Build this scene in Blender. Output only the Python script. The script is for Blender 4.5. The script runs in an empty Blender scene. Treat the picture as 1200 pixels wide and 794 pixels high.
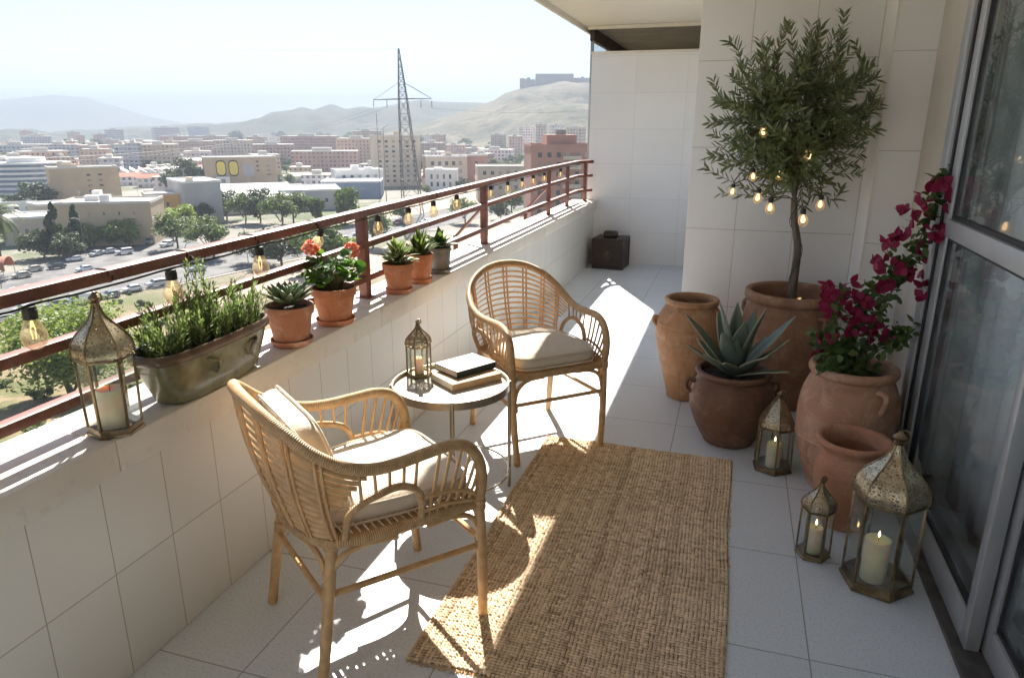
HAZE = .00034
HAZE_G = 0.0
SUN_E = 5.0
SKY_S = .062
EXPO = 1.9
import bpy, bmesh, math, random
import numpy as np
from mathutils import Vector, Matrix
random.seed(7)
RAD = math.radians
scene = bpy.context.scene
COL = scene.collection

# ------------------------------------------------------------------ camera geometry (real units, metres)
FPX = 823.8
CAM = Vector((0.0, 0.0, 1.62))
def _cc(u, v): return Vector((u - 600.0, -(v - 397.0), -FPX))
_Y = _cc(868, 150).normalized()
_Z = -_cc(592, 3136); _Z = (_Z - _Y * _Z.dot(_Y)).normalized()
_X = _Y.cross(_Z)
ROT = Matrix((_X, _Y, _Z))                      # camera axes -> world axes
def ray(u, v): return ROT @ _cc(u, v)
def at(u, v, ax, val):
    d = ray(u, v); return CAM + d * ((val - CAM[ax]) / d[ax])
def at_r(u, v, r):
    d = ray(u, v); return CAM + d * (r / math.hypot(d.x, d.y))

# ------------------------------------------------------------------ mesh builder
class MB:
    def __init__(s): s.v = []; s.f = []; s.a = []
    def add(s, vs, fs, att=None):
        o = len(s.v); s.v.extend([tuple(p) for p in vs]); s.f.extend([tuple(i + o for i in f) for f in fs])
        s.a.extend(att if att is not None else [0.0] * len(vs)); return o
    def box(s, x0, x1, y0, y1, z0, z1, M=None):
        vs = [Vector(p) for p in ((x0,y0,z0),(x1,y0,z0),(x1,y1,z0),(x0,y1,z0),(x0,y0,z1),(x1,y0,z1),(x1,y1,z1),(x0,y1,z1))]
        if M is not None: vs = [M @ p for p in vs]
        s.add(vs, [(0,3,2,1),(4,5,6,7),(0,1,5,4),(1,2,6,5),(2,3,7,6),(3,0,4,7)]); return s
    def prism(s, poly, z0, z1, M=None):
        n = len(poly)
        vs = [Vector((p[0], p[1], z0)) for p in poly] + [Vector((p[0], p[1], z1)) for p in poly]
        if M is not None: vs = [M @ p for p in vs]
        s.add(vs, [tuple(range(n))[::-1], tuple(range(n, 2*n))] + [(i, (i+1) % n, n + (i+1) % n, n + i) for i in range(n)]); return s
    def bar(s, p, q, w, h=None, up=(0,0,1)):
        p = Vector(p); q = Vector(q); h = h or w; d = (q - p).normalized(); u = Vector(up)
        if abs(d.dot(u)) > .98: u = Vector((0,1,0))
        a = d.cross(u).normalized() * (w/2); b = a.cross(d).normalized() * (h/2)
        vs = [p-a-b, p+a-b, p+a+b, p-a+b, q-a-b, q+a-b, q+a+b, q-a+b]
        s.add(vs, [(0,1,2,3)[::-1],(4,5,6,7),(0,1,5,4),(1,2,6,5),(2,3,7,6),(3,0,4,7)]); return s
    def tube(s, pts, r, n=8, closed=False, cap=True, flat=1.0):
        pts = [Vector(p) for p in pts]; m = len(pts)
        rs = r if isinstance(r, (list, tuple)) else [r] * m
        T = []
        for i in range(m):
            if closed: t = pts[(i+1) % m] - pts[i-1]
            else: t = pts[min(i+1, m-1)] - pts[max(i-1, 0)]
            T.append(t.normalized() if t.length > 1e-9 else Vector((0,0,1)))
        ref = Vector((0,0,1)) if abs(T[0].z) < .9 else Vector((1,0,0))
        N = (ref - T[0] * ref.dot(T[0])).normalized(); vs = []; att = []; L = 0.0
        for i in range(m):
            if i: L += (pts[i] - pts[i-1]).length
            N = (N - T[i] * N.dot(T[i]));
            N = N.normalized() if N.length > 1e-6 else T[i].orthogonal().normalized()
            B = T[i].cross(N)
            for k in range(n):
                a = 2 * math.pi * k / n
                vs.append(pts[i] + (N * math.cos(a) * flat + B * math.sin(a)) * rs[i]); att.append(L)
        fs = []
        for i in range(m if closed else m - 1):
            j = (i + 1) % m
            for k in range(n):
                k2 = (k + 1) % n; fs.append((i*n+k, i*n+k2, j*n+k2, j*n+k))
        if cap and not closed:
            fs.append(tuple(range(n))[::-1]); fs.append(tuple((m-1)*n + k for k in range(n)))
        s.add(vs, fs, att); return s
    def lathe(s, prof, n=40, c=(0,0,0), cap0=True, cap1=False, sx=1.0, sy=1.0, wob=0.0, M=None):
        vs = []; c = Vector(c)
        for i, (r, z) in enumerate(prof):
            for k in range(n):
                a = 2*math.pi*k/n
                rr = r * (1 + wob * math.sin(2*a + z*9) * .6 + wob * math.sin(3*a + 1 + z*5) * .4)
                p = Vector((rr*math.cos(a)*sx, rr*math.sin(a)*sy, z))
                vs.append((M @ p if M is not None else p) + c)
        fs = []; m = len(prof)
        for i in range(m-1):
            for k in range(n):
                k2 = (k+1) % n; fs.append((i*n+k, i*n+k2, (i+1)*n+k2, (i+1)*n+k))
        if cap0: fs.append(tuple(range(n))[::-1])
        if cap1: fs.append(tuple((m-1)*n+k for k in range(n)))
        s.add(vs, fs); return s
    def ball(s, c, r, n=12, m=8, sx=1, sy=1, sz=1):
        prof = [(max(1e-4, math.sin(math.pi*i/m)) * r, -math.cos(math.pi*i/m) * r * sz) for i in range(m+1)]
        return s.lathe(prof, n, c, True, True, sx, sy)
    def leaf(s, p, d, nrm, L, W, curl=0.0, fold=0.15, segs=3, peak=0.8, tipw=0.0):
        p = Vector(p); d = Vector(d).normalized(); nrm = Vector(nrm)
        nrm = nrm - d * nrm.dot(d)
        nrm = nrm.normalized() if nrm.length > 1e-5 else d.orthogonal().normalized()
        sd = d.cross(nrm); vs = [p]; att = [0.0]; fs = []
        for i in range(1, segs + 1):
            t = i / (segs + 1.0); w = W * .5 * math.sin(math.pi * t ** peak)
            c = p + d * (L * t) + nrm * (curl * L * t * t)
            vs += [c + sd * w + nrm * (fold * w), c, c - sd * w + nrm * (fold * w)]; att += [1.0, 0.0, 1.0]
        vs.append(p + d * L + nrm * (curl * L)); att.append(.6)
        fs += [(0, 1, 2), (0, 2, 3)]
        for i in range(segs - 1):
            a = 1 + 3*i; fs += [(a, a+3, a+4, a+1), (a+1, a+4, a+5, a+2)]
        a = 1 + 3*(segs-1); e = len(vs) - 1; fs += [(a, e, a+1), (a+1, e, a+2)]
        s.add(vs, fs, att); return s
    def build(s, name, mat=None, parent=None, smooth=True, ang=38, bevel=0.0, bseg=2, loc=None, rot=None, merge=False):
        me = bpy.data.meshes.new(name); me.from_pydata(s.v, [], s.f)
        if any(s.a):
            at_ = me.attributes.new('along', 'FLOAT', 'POINT'); at_.data.foreach_set('value', s.a)
        if bevel or merge:
            bm = bmesh.new(); bm.from_mesh(me)
            if merge: bmesh.ops.remove_doubles(bm, verts=bm.verts, dist=1e-5)
            if bevel:
                es = [e for e in bm.edges if len(e.link_faces) == 2 and e.calc_face_angle(0) > .6]
                bmesh.ops.bevel(bm, geom=es, offset=bevel, segments=bseg, profile=.5, affect='EDGES', clamp_overlap=True)
            bm.to_mesh(me); bm.free()
        me.update()
        if smooth:
            me.polygons.foreach_set('use_smooth', [True] * len(me.polygons))
            me.set_sharp_from_angle(angle=RAD(ang))
        if mat is not None: me.materials.append(mat)
        o = bpy.data.objects.new(name, me); COL.objects.link(o)
        if parent is not None: o.parent = parent
        if loc is not None: o.location = loc
        if rot is not None: o.rotation_euler = rot
        return o

def spline(pts, n=6, closed=False):
    P = [Vector(p) for p in pts]; m = len(P); out = []
    rng = range(m) if closed else range(m - 1)
    for i in rng:
        if closed: a, b, c, d = P[i-1], P[i], P[(i+1) % m], P[(i+2) % m]
        else: a, b, c, d = P[max(i-1, 0)], P[i], P[i+1], P[min(i+2, m-1)]
        for k in range(n):
            t = k / n; t2 = t*t; t3 = t2*t
            out.append(.5 * ((2*b) + (c - a)*t + (2*a - 5*b + 4*c - d)*t2 + (3*b - a - 3*c + d)*t3))
    if not closed: out.append(P[-1])
    return out
def resample(pts, n):
    pts = [Vector(p) for p in pts]; L = [0]
    for i in range(1, len(pts)): L.append(L[-1] + (pts[i] - pts[i-1]).length)
    out = []; j = 0
    for k in range(n):
        t = L[-1] * k / (n - 1)
        while j < len(pts) - 2 and L[j+1] < t: j += 1
        seg = L[j+1] - L[j]; q = (t - L[j]) / seg if seg > 1e-9 else 0
        out.append(pts[j].lerp(pts[j+1], q))
    return out
def smooth_prof(pts, n=5): return [(p.x, p.y) for p in spline([(a, b, 0) for a, b in pts], n)]

# ------------------------------------------------------------------ naming
def tag(o, label=None, cat=None, group=None, kind=None):
    if label: o['label'] = label
    if cat: o['category'] = cat
    if group: o['group'] = group
    if kind: o['kind'] = kind
    return o
def thing(name, label, cat, loc=(0,0,0), rz=0.0, group=None):
    o = bpy.data.objects.new(name, None); COL.objects.link(o); o.empty_display_size = .05
    o.location = loc; o.rotation_euler = (0, 0, rz); return tag(o, label, cat, group)
def dup(o, loc=None, rz=None, label=None, group=None, scale=None, parent=None):
    c = o.copy(); COL.objects.link(c)
    if parent is not None: c.parent = parent
    if loc is not None: c.location = loc
    if rz is not None: c.rotation_euler = (0, 0, rz)
    if scale is not None: c.scale = (scale,)*3 if isinstance(scale, (int, float)) else scale
    if label: c['label'] = label
    if group: c['group'] = group
    for ch in [k for k in o.children]: dup(ch, parent=c)
    return c
# ------------------------------------------------------------------ materials
class NT:
    def __init__(s, name):
        s.m = bpy.data.materials.new(name); s.m.use_nodes = True; s.t = s.m.node_tree; s.t.nodes.clear()
        s.out = s.n('ShaderNodeOutputMaterial')
    def n(s, typ, **kw):
        x = s.t.nodes.new(typ)
        for k, v in kw.items():
            if k.startswith('i_'):
                x.inputs[k[2:].replace('_', ' ')].default_value = v
            else: setattr(x, k, v)
        return x
    def l(s, a, b): s.t.links.new(a, b)
    def math(s, op, a, b=None, c=None, clamp=False):
        x = s.n('ShaderNodeMath', operation=op, use_clamp=clamp)
        for i, q in enumerate((a, b, c)):
            if q is None: continue
            if isinstance(q, (int, float)): x.inputs[i].default_value = q
            else: s.l(q, x.inputs[i])
        return x.outputs[0]
    def mix(s, fac, a, b, blend='MIX'):
        x = s.n('ShaderNodeMix', data_type='RGBA', blend_type=blend)
        for sock, q in ((x.inputs[0], fac), (x.inputs[6], a), (x.inputs[7], b)):
            if isinstance(q, (int, float)): sock.default_value = q
            elif isinstance(q, (tuple, list)): sock.default_value = (*q[:3], 1)
            else: s.l(q, sock)
        return x.outputs[2]
    def noise(s, vec, scale, detail=5, rough=.55, dist=0.0):
        x = s.n('ShaderNodeTexNoise'); x.inputs['Scale'].default_value = scale; x.inputs['Detail'].default_value = detail
        x.inputs['Roughness'].default_value = rough; x.inputs['Distortion'].default_value = dist
        if vec is not None: s.l(vec, x.inputs['Vector'])
        return x.outputs[0]
    def ramp(s, fac, lo, hi):
        x = s.n('ShaderNodeMapRange', interpolation_type='SMOOTHSTEP'); s.l(fac, x.inputs[0])
        x.inputs[1].default_value = lo; x.inputs[2].default_value = hi; return x.outputs[0]
    def coords(s, stretch=None, rand=True):
        tc = s.n('ShaderNodeTexCoord').outputs['Object']
        if rand:
            oi = s.n('ShaderNodeObjectInfo').outputs['Random']
            add = s.n('ShaderNodeVectorMath', operation='ADD'); s.l(tc, add.inputs[0])
            cb = s.n('ShaderNodeCombineXYZ'); k = s.math('MULTIPLY', oi, 37.0)
            for i in range(3): s.l(k, cb.inputs[i])
            s.l(cb.outputs[0], add.inputs[1]); tc = add.outputs[0]
        if stretch:
            mp = s.n('ShaderNodeMapping'); mp.inputs['Scale'].default_value = stretch; s.l(tc, mp.inputs['Vector']); tc = mp.outputs[0]
        return tc
    def bump(s, h, strength, dist=.01, prev=None):
        b = s.n('ShaderNodeBump'); b.inputs['Strength'].default_value = strength; b.inputs['Distance'].default_value = dist
        s.l(h, b.inputs['Height'])
        if prev is not None: s.l(prev, b.inputs['Normal'])
        return b.outputs[0]
    def bsdf(s, col, rough=.5, metal=0.0, normal=None, spec=.5, **kw):
        p = s.n('ShaderNodeBsdfPrincipled')
        for k, q in (('Base Color', col), ('Roughness', rough), ('Metallic', metal), ('Specular IOR Level', spec)):
            if isinstance(q, (int, float)): p.inputs[k].default_value = q
            elif isinstance(q, (tuple, list)): p.inputs[k].default_value = (*q[:3], 1)
            else: s.l(q, p.inputs[k])
        for k, q in kw.items():
            p.inputs[k.replace('_', ' ')].default_value = q
        if normal is not None: s.l(normal, p.inputs['Normal'])
        return p.outputs[0]
    def done(s, sh):
        s.l(sh, s.out.inputs['Surface']); return s.m

def pbr(name, c1, c2=None, ns=6.0, nd=6, lo=.35, hi=.65, rough=.6, metal=0.0, bump=0.0, bs=80.0, bd=.003, stretch=None,
        spec=.5, speck=None, rvar=0.0, **kw):
    t = NT(name); vec = t.coords(stretch)
    nz = t.noise(vec, ns, nd)
    col = t.mix(t.ramp(nz, lo, hi), c1, c2) if c2 else c1
    if speck: col = t.mix(t.math('MULTIPLY', t.ramp(t.noise(vec, speck[1], 2), .58, .68), speck[2]), col, speck[0])
    nm = t.bump(t.noise(vec, bs, 4), bump, bd) if bump else None
    rg = rough
    if rvar: rg = t.math('MULTIPLY_ADD', nz, rvar, rough - rvar * .5)
    return t.done(t.bsdf(col, rg, metal, nm, spec, **kw))

def foliage(name, c1, c2, c3=None, trans=.35, rough=.5, back=None, edge=None, val=.5):
    t = NT(name); g = t.n('ShaderNodeNewGeometry'); ri = g.outputs['Random Per Island']
    col = t.mix(ri, c1, c2)
    if c3: col = t.mix(t.ramp(t.math('FRACT', t.math('MULTIPLY', ri, 17.3)), .7, .95), col, c3)
    if back: col = t.mix(g.outputs['Backfacing'], col, back)
    if edge:
        a = t.n('ShaderNodeAttribute', attribute_name='along').outputs['Fac']
        nz = t.noise(t.coords(), 60, 2)
        col = t.mix(t.ramp(t.math('ADD', a, t.math('MULTIPLY_ADD', nz, .8, -.4)), .45, .7), col, edge)
    p = t.bsdf(col, rough, 0, None, .4)
    if trans:
        tr = t.n('ShaderNodeBsdfTranslucent'); t.l(t.mix(.5, col, (min(1,c1[0]*2.2), min(1,c1[1]*2.4), c1[2]*.8)), tr.inputs[0])
        mx = t.n('ShaderNodeMixShader'); mx.inputs[0].default_value = trans; t.l(p, mx.inputs[1]); t.l(tr.outputs[0], mx.inputs[2]); p = mx.outputs[0]
    return t.done(p)

def tiles(name, ax, size, org, c1, c2, grout, gw=.003, rough=.35, wav=.25, mott=.0, speck=None, spec=.5, stain=None):
    t = NT(name); pos = t.n('ShaderNodeNewGeometry').outputs['Position']
    sp = t.n('ShaderNodeSeparateXYZ'); t.l(pos, sp.inputs[0]); cb = t.n('ShaderNodeCombineXYZ')
    t.l(t.math('ADD', sp.outputs[ax[0]], 50*size[0] - org[0]), cb.inputs[0]); t.l(t.math('ADD', sp.outputs[ax[1]], 50*size[1] - org[1]), cb.inputs[1])
    br = t.n('ShaderNodeTexBrick', offset=0.0, squash=1.0); t.l(cb.outputs[0], br.inputs['Vector'])
    for k, v in (('Scale', 1), ('Mortar Size', gw), ('Mortar Smooth', .15), ('Bias', 0), ('Brick Width', size[0]), ('Row Height', size[1])): br.inputs[k].default_value = v
    br.inputs['Color1'].default_value = (*c1, 1); br.inputs['Color2'].default_value = (*c2, 1); br.inputs['Mortar'].default_value = (*grout, 1)
    col = br.outputs['Color']
    n1 = t.noise(pos, 2.2, 6, .6)
    if mott: col = t.mix(t.math('MULTIPLY', t.ramp(n1, .35, .7), mott), col, tuple(q*.72 for q in c1), )
    if speck: col = t.mix(t.math('MULTIPLY', t.ramp(t.noise(pos, speck[1], 3, .7), .5, .66), speck[2]), col, speck[0])
    if stain: col = t.mix(t.math('MULTIPLY', t.ramp(t.noise(pos, .9, 8, .68, .6), .54, .72), stain[1]), col, stain[0])
    h = t.math('MULTIPLY', br.outputs['Fac'], -1.0)
    nm = t.bump(h, .5, .002)
    nm = t.bump(t.noise(pos, 7, 2), wav, .004, nm)
    nm = t.bump(t.noise(pos, 350, 3), wav * .5, .0006, nm)
    rg = t.math('MULTIPLY_ADD', t.noise(pos, 5, 5), .08, rough - .04)
    return t.done(t.bsdf(col, rg, 0, nm, spec))

def thin_glass(name, tint=(.93,.96,.95), refl=.9, rough=0.0, dust_sheen=.03, dust_sheen_col=(.8,.8,.78), ior=1.5, amber=False):
    t = NT(name); fr = t.n('ShaderNodeFresnel'); fr.inputs['IOR'].default_value = ior
    tr = t.n('ShaderNodeBsdfTransparent'); tr.inputs[0].default_value = (*tint, 1)
    gl = t.n('ShaderNodeBsdfGlossy'); gl.inputs['Roughness'].default_value = rough; gl.inputs[0].default_value = (1,1,1,1)
    mx = t.n('ShaderNodeMixShader'); t.l(t.math('MULTIPLY', t.math('MULTIPLY', fr.outputs[0], refl), t.math('SUBTRACT', 1.0, t.n('ShaderNodeNewGeometry').outputs['Backfacing'])), mx.inputs[0]); t.l(tr.outputs[0], mx.inputs[1]); t.l(gl.outputs[0], mx.inputs[2])
    if dust_sheen:
        df = t.n('ShaderNodeBsdfTranslucent' if amber else 'ShaderNodeBsdfDiffuse'); df.inputs[0].default_value = (*dust_sheen_col, 1); m2 = t.n('ShaderNodeMixShader')
        t.l(t.math('ADD', t.math('MULTIPLY', t.n('ShaderNodeLayerWeight').outputs['Facing'], .45), .14) if amber else t.math('MULTIPLY', t.ramp(t.noise(t.coords(), 9, 6, .65), .3, .8), dust_sheen), m2.inputs[0]); t.l(mx.outputs[0], m2.inputs[1]); t.l(df.outputs[0], m2.inputs[2]); mx = m2
    return t.done(mx.outputs[0])
def emit(name, col, s):
    t = NT(name); e = t.n('ShaderNodeEmission'); e.inputs[0].default_value = (*col, 1); e.inputs[1].default_value = s; return t.done(e.outputs[0])

def rattan(name, c1, c2, wrap=0.0, pitch=.0065):
    t = NT(name); vec = t.coords((1,1,1)); nz = t.noise(vec, 30, 5)
    col = t.mix(t.ramp(nz, .3, .7), c1, c2)
    col = t.mix(t.math('MULTIPLY', t.ramp(t.noise(vec, 6, 4), .5, .75), .45), col, tuple(q*.6 for q in c1))
    nm = t.bump(t.noise(t.coords((1,1,.2)), 120, 3), .25, .002)
    if wrap:
        a = t.n('ShaderNodeAttribute', attribute_name='along').outputs['Fac']
        s = t.math('SINE', t.math('MULTIPLY', a, 2*math.pi/pitch)); h = t.math('ABSOLUTE', t.math('MULTIPLY_ADD', s, .5, .5))
        h = t.math('POWER', h, .45)
        nm = t.bump(h, wrap, .0022, nm); col = t.mix(t.math('MULTIPLY', t.ramp(h, .5, .05), .5), col, tuple(q*.35 for q in c1))
        cell = t.n('ShaderNodeTexWhiteNoise', noise_dimensions='1D'); t.l(t.math('FLOOR', t.math('DIVIDE', a, pitch)), cell.inputs['W'])
        col = t.mix(t.math('MULTIPLY', cell.outputs[0], .3), col, tuple(q*.62 for q in c2))
    return t.done(t.bsdf(col, .48, 0, nm, .4))

def filigree(name):
    t = NT(name); vec = t.coords()
    v = t.n('ShaderNodeTexVoronoi', feature='DISTANCE_TO_EDGE'); v.inputs['Scale'].default_value = 95; 
    nz = t.n('ShaderNodeTexNoise'); nz.inputs['Scale'].default_value = 40; t.l(vec, nz.inputs['Vector'])
    mx = t.n('ShaderNodeMix', data_type='VECTOR'); mx.inputs[0].default_value = .012; t.l(vec, mx.inputs[4]); t.l(nz.outputs[1], mx.inputs[5]); t.l(mx.outputs[1], v.inputs['Vector'])
    d = v.outputs[0]; hole = t.ramp(d, .16, .24)
    w2 = t.noise(vec, 25, 4)
    col = t.mix(t.ramp(w2, .3, .7), (.30,.24,.15), (.52,.44,.30))
    nm = t.bump(t.ramp(d, .0, .2), -.8, .002)
    p = t.bsdf(col, .38, .85, nm)
    tr = t.n('ShaderNodeBsdfTransparent'); m = t.n('ShaderNodeMixShader'); t.l(t.math('MULTIPLY', hole, .72), m.inputs[0]); t.l(p, m.inputs[1]); t.l(tr.outputs[0], m.inputs[2])
    return t.done(m.outputs[0])

def facade(name, wall, glass, wx, wz, fw=.5, fh=.5, band=None):
    """far facades: wall with rows of windows as a surface pattern (object x/y and z)"""
    t = NT(name); tc = t.n('ShaderNodeTexCoord').outputs['Object']; sp = t.n('ShaderNodeSeparateXYZ'); t.l(tc, sp.inputs[0])
    nr = t.n('ShaderNodeSeparateXYZ'); t.l(t.n('ShaderNodeTexCoord').outputs['Normal'], nr.inputs[0])
    side = t.math('GREATER_THAN', t.math('ABSOLUTE', nr.outputs[0]), .5)
    h = t.n('ShaderNodeMix', data_type='FLOAT'); t.l(side, h.inputs[0]); t.l(sp.outputs[0], h.inputs[2]); t.l(sp.outputs[1], h.inputs[3])
    a = t.math('FRACT', t.math('ADD', t.math('DIVIDE', h.outputs[0], wx), 100.25)); b = t.math('FRACT', t.math('ADD', t.math('DIVIDE', sp.outputs[2], wz), 100.2))
    ma = t.math('LESS_THAN', t.math('ABSOLUTE', t.math('SUBTRACT', a, .5)), fw*.5); mb = t.math('LESS_THAN', t.math('ABSOLUTE', t.math('SUBTRACT', b, .5)), fh*.5)
    win = t.math('MULTIPLY', ma, mb)
    win = t.math('MULTIPLY', win, t.math('LESS_THAN', t.math('ABSOLUTE', nr.outputs[2]), .5))
    oi = t.n('ShaderNodeObjectInfo').outputs['Random']
    wc = t.mix(oi, wall, tuple(min(1, q*1.25) for q in wall[:1]) + tuple(q*.98 for q in wall[1:]))
    wc = t.mix(t.math('MULTIPLY', t.ramp(t.noise(t.coords(), .25, 5), .4, .7), .3), wc, tuple(q*.65 for q in wall))
    if band: wc = t.mix(t.math('LESS_THAN', b, .22), wc, band)
    wn = t.n('ShaderNodeTexWhiteNoise', noise_dimensions='2D'); cbn = t.n('ShaderNodeCombineXYZ'); t.l(t.math('FLOOR', t.math('ADD', t.math('DIVIDE', h.outputs[0], wx), 100.25)), cbn.inputs[0]); t.l(t.math('FLOOR', t.math('ADD', t.math('DIVIDE', sp.outputs[2], wz), 100.2)), cbn.inputs[1]); t.l(cbn.outputs[0], wn.inputs['Vector'])
    gl = t.mix(t.ramp(wn.outputs[0], .45, .9), glass, tuple(q*.75 for q in wall))
    col = t.mix(win, wc, gl)
    rg = t.math('MULTIPLY_ADD', win, -.55, .8)
    return t.done(t.bsdf(col, rg, 0, None, .5))

M = {}
M['wall_tile'] = tiles('wall_tile', (0,2), (.352,.512), (.02,.99), (.80,.79,.77), (.82,.81,.79), (.50,.47,.43), .0022, .36, .10, .12, stain=((.72,.70,.65), .12))
M['side_tile'] = tiles('side_tile', (1,2), (.352,.512), (.02,.99), (.81,.80,.78), (.82,.81,.80), (.50,.47,.43), .0022, .34, .22, .1)
M['back_tile'] = tiles('back_tile', (0,2), (.58,.403), (-.625,.395), (.79,.785,.77), (.82,.815,.80), (.66,.64,.61), .0020, .34, .10, .1, stain=((.72,.71,.68), .12))
M['parapet_tile'] = tiles('parapet_tile', (1,2), (.2275,.352), (1.133,.352), (.75,.725,.66), (.78,.755,.69), (.42,.37,.31), .0018, .34, .07, .0, stain=((.70,.67,.60), .05))
M['floor_tile'] = tiles('floor_tile', (0,1), (.562,.585), (.358,2.05), (.64,.69,.745), (.68,.725,.775), (.31,.31,.31), .0026, .46, .12, .12, speck=((.36,.385,.42), 120, .5), stain=((.55,.57,.60), .35))
M['cap'] = pbr('cap_paint', (.78,.725,.635), (.72,.665,.575), 5, 8, rough=.55, bump=.25, bs=140, bd=.0012, speck=((.55,.48,.39), 24, .25))
M['ceiling'] = pbr('ceiling_paint', (.80,.765,.70), (.78,.74,.67), 2, 6, rough=.85, bump=.15, bs=200, bd=.001)
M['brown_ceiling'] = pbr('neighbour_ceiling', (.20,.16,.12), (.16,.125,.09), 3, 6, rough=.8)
M['plaster'] = pbr('outer_plaster', (.62,.57,.49), (.54,.49,.42), 2, 7, rough=.85, bump=.2, bs=60)
M['rail_paint'] = pbr('rail_paint', (.25,.095,.065), (.19,.072,.05), 14, 6, rough=.42, bump=.2, bs=70, bd=.0015, speck=((.26,.15,.10), 40, .5), rvar=.2)
M['alu'] = pbr('aluminium', (.42,.425,.43), (.36,.365,.37), 4, 4, rough=.42, metal=.3, bump=.05, bs=200)
M['gasket'] = pbr('gasket', (.02,.02,.022), None, rough=.6)
M['track'] = pbr('track', (.06,.055,.05), (.10,.09,.08), 20, 5, rough=.5)
M['door_glass'] = thin_glass('door_glass', (.90,.935,.935), 1.0, 0.0, .12, (.66,.70,.70), 1.6)
M['pane'] = thin_glass('lantern_glass', (.93,.955,.94), 1.0, .01, .13)  # dust film raised so its grey stands in for reflections on the panes
M['bulb'] = thin_glass('bulb_glass', (.97,.92,.80), 1.0, 0.0, .42, (.93,.80,.56), amber=True)
M['curtain'] = pbr('curtain', (.80,.81,.81), (.76,.77,.78), 3, 4, rough=.85, bump=.3, bs=300, bd=.001)
M['room_wall'] = pbr('room_wall', (.6,.62,.62), (.55,.57,.57), 2, 4, rough=.8)
M['room_floor'] = pbr('room_floor', (.16,.12,.09), (.12,.09,.07), 6, 4, rough=.4)
M['rattan'] = rattan('rattan_cane', (.50,.30,.135), (.62,.40,.20))
M['rattan_wrap'] = rattan('rattan_wrap', (.50,.30,.135), (.64,.42,.22), .8)
M['rattan_slat'] = rattan('rattan_slat', (.55,.35,.17), (.68,.46,.25))
M['fabric'] = pbr('cushion_fabric', (.66,.59,.485), (.61,.535,.43), 5, 5, rough=.9, bump=.5, bs=24, bd=.012, spec=.2, Sheen_Weight=.2)
M['table_metal'] = pbr('table_metal', (.40,.35,.27), (.32,.28,.21), 8, 5, rough=.36, metal=.8, bump=.08, bs=160, rvar=.15)
M['table_top'] = pbr('table_top', (.55,.50,.42), (.48,.43,.36), 4, 6, rough=.28, bump=.04, bs=100, spec=.5)
M['brass'] = pbr('antique_brass', (.30,.225,.125), (.15,.11,.065), 16, 6, rough=.40, metal=.85, bump=.25, bs=90, bd=.001, rvar=.2)
M['filigree'] = filigree('pierced_brass')
def wax():
    t = NT('wax'); nz = t.noise(t.coords(), 14, 3); col = t.mix(nz, (.93,.745,.50), (.96,.80,.59))
    return t.done(t.bsdf(col, .5, 0, None, .4, Subsurface_Weight=.85, Subsurface_Scale=.06))
M['wax'] = wax()
M['flame'] = emit('flame', (1.0,.66,.28), 2.4)
M['wick'] = pbr('wick', (.03,.025,.02), None, rough=.9)
M['filament'] = emit('filament', (1.0,.66,.30), .6)
M['lit_filament'] = emit('lit_filament', (1.0,.66,.34), .95)
M['black_plastic'] = pbr('black_plastic', (.018,.017,.016), (.03,.028,.026), 20, 3, rough=.45)
def terra(name, a, b, lime, limeamt, rough=.75, bands=0):
    t = NT(name); vec = t.coords(); col = t.mix(t.ramp(t.noise(vec, 5, 7, .6), .3, .7), a, b)
    col = t.mix(t.math('MULTIPLY', t.ramp(t.noise(vec, 9, 9, .7, .8), .46, .66), min(.85, limeamt*1.6)), col, lime)
    col = t.mix(t.math('MULTIPLY', t.ramp(t.noise(t.coords((1.6,1.6,.5)), 7, 8, .7, 1.2), .52, .64), .4), col, tuple(q*.5 for q in a))
    col = t.mix(t.math('MULTIPLY', t.ramp(t.noise(t.coords((.7,.7,5)), 6, 5), .5, .8), .35), col, tuple(q*.55 for q in a))
    nm = t.bump(t.noise(t.coords((.4,.4,9)), 9, 5), .7, .005); nm = t.bump(t.noise(vec, 160, 4), .3, .0012, nm)
    return t.done(t.bsdf(col, rough, 0, nm, .3))
M['terra_new'] = terra('terracotta_orange', (.54,.22,.105), (.47,.18,.088), (.62,.38,.27), .35)
M['terra_pale'] = terra('terracotta_weathered', (.46,.21,.12), (.40,.175,.10), (.62,.45,.35), .5)
M['terra_jar'] = terra('terracotta_jar', (.47,.255,.13), (.36,.185,.095), (.57,.39,.25), .4)
M['terra_dark'] = terra('terracotta_dark', (.19,.098,.06), (.14,.072,.045), (.29,.165,.105), .4, .55)
M['terra_brown'] = terra('terracotta_brown', (.34,.18,.105), (.25,.13,.077), (.46,.29,.19), .4)
M['terra_pink'] = terra('terracotta_pinkish', (.48,.265,.165), (.38,.205,.125), (.58,.40,.29), .45)
M['terra_red'] = terra('terracotta_red', (.49,.235,.14), (.40,.19,.11), (.57,.36,.25), .3)
def glaze():
    t = NT('olive_glaze'); vec = t.coords(); n1 = t.noise(vec, 9, 6, .6, 1.2)
    col = t.mix(t.ramp(n1, .3, .7), (.125,.125,.062), (.22,.205,.105)); col = t.mix(t.math('MULTIPLY', t.ramp(t.noise(vec, 22, 5), .55, .72), .6), col, (.10,.055,.03))
    nm = t.bump(t.noise(vec, 11, 3), .5, .006)
    return t.done(t.bsdf(col, .26, 0, nm, .5, Coat_Weight=.15))
M['glaze'] = glaze()
M['glaze_rim'] = pbr('glaze_rim', (.16,.10,.06), (.10,.065,.04), 14, 6, rough=.3, bump=.3, bs=30, bd=.003)
M['zinc'] = pbr('zinc', (.12,.115,.10), (.18,.17,.15), 12, 6, rough=.5, metal=.3, bump=.3, bs=40, bd=.002)
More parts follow.
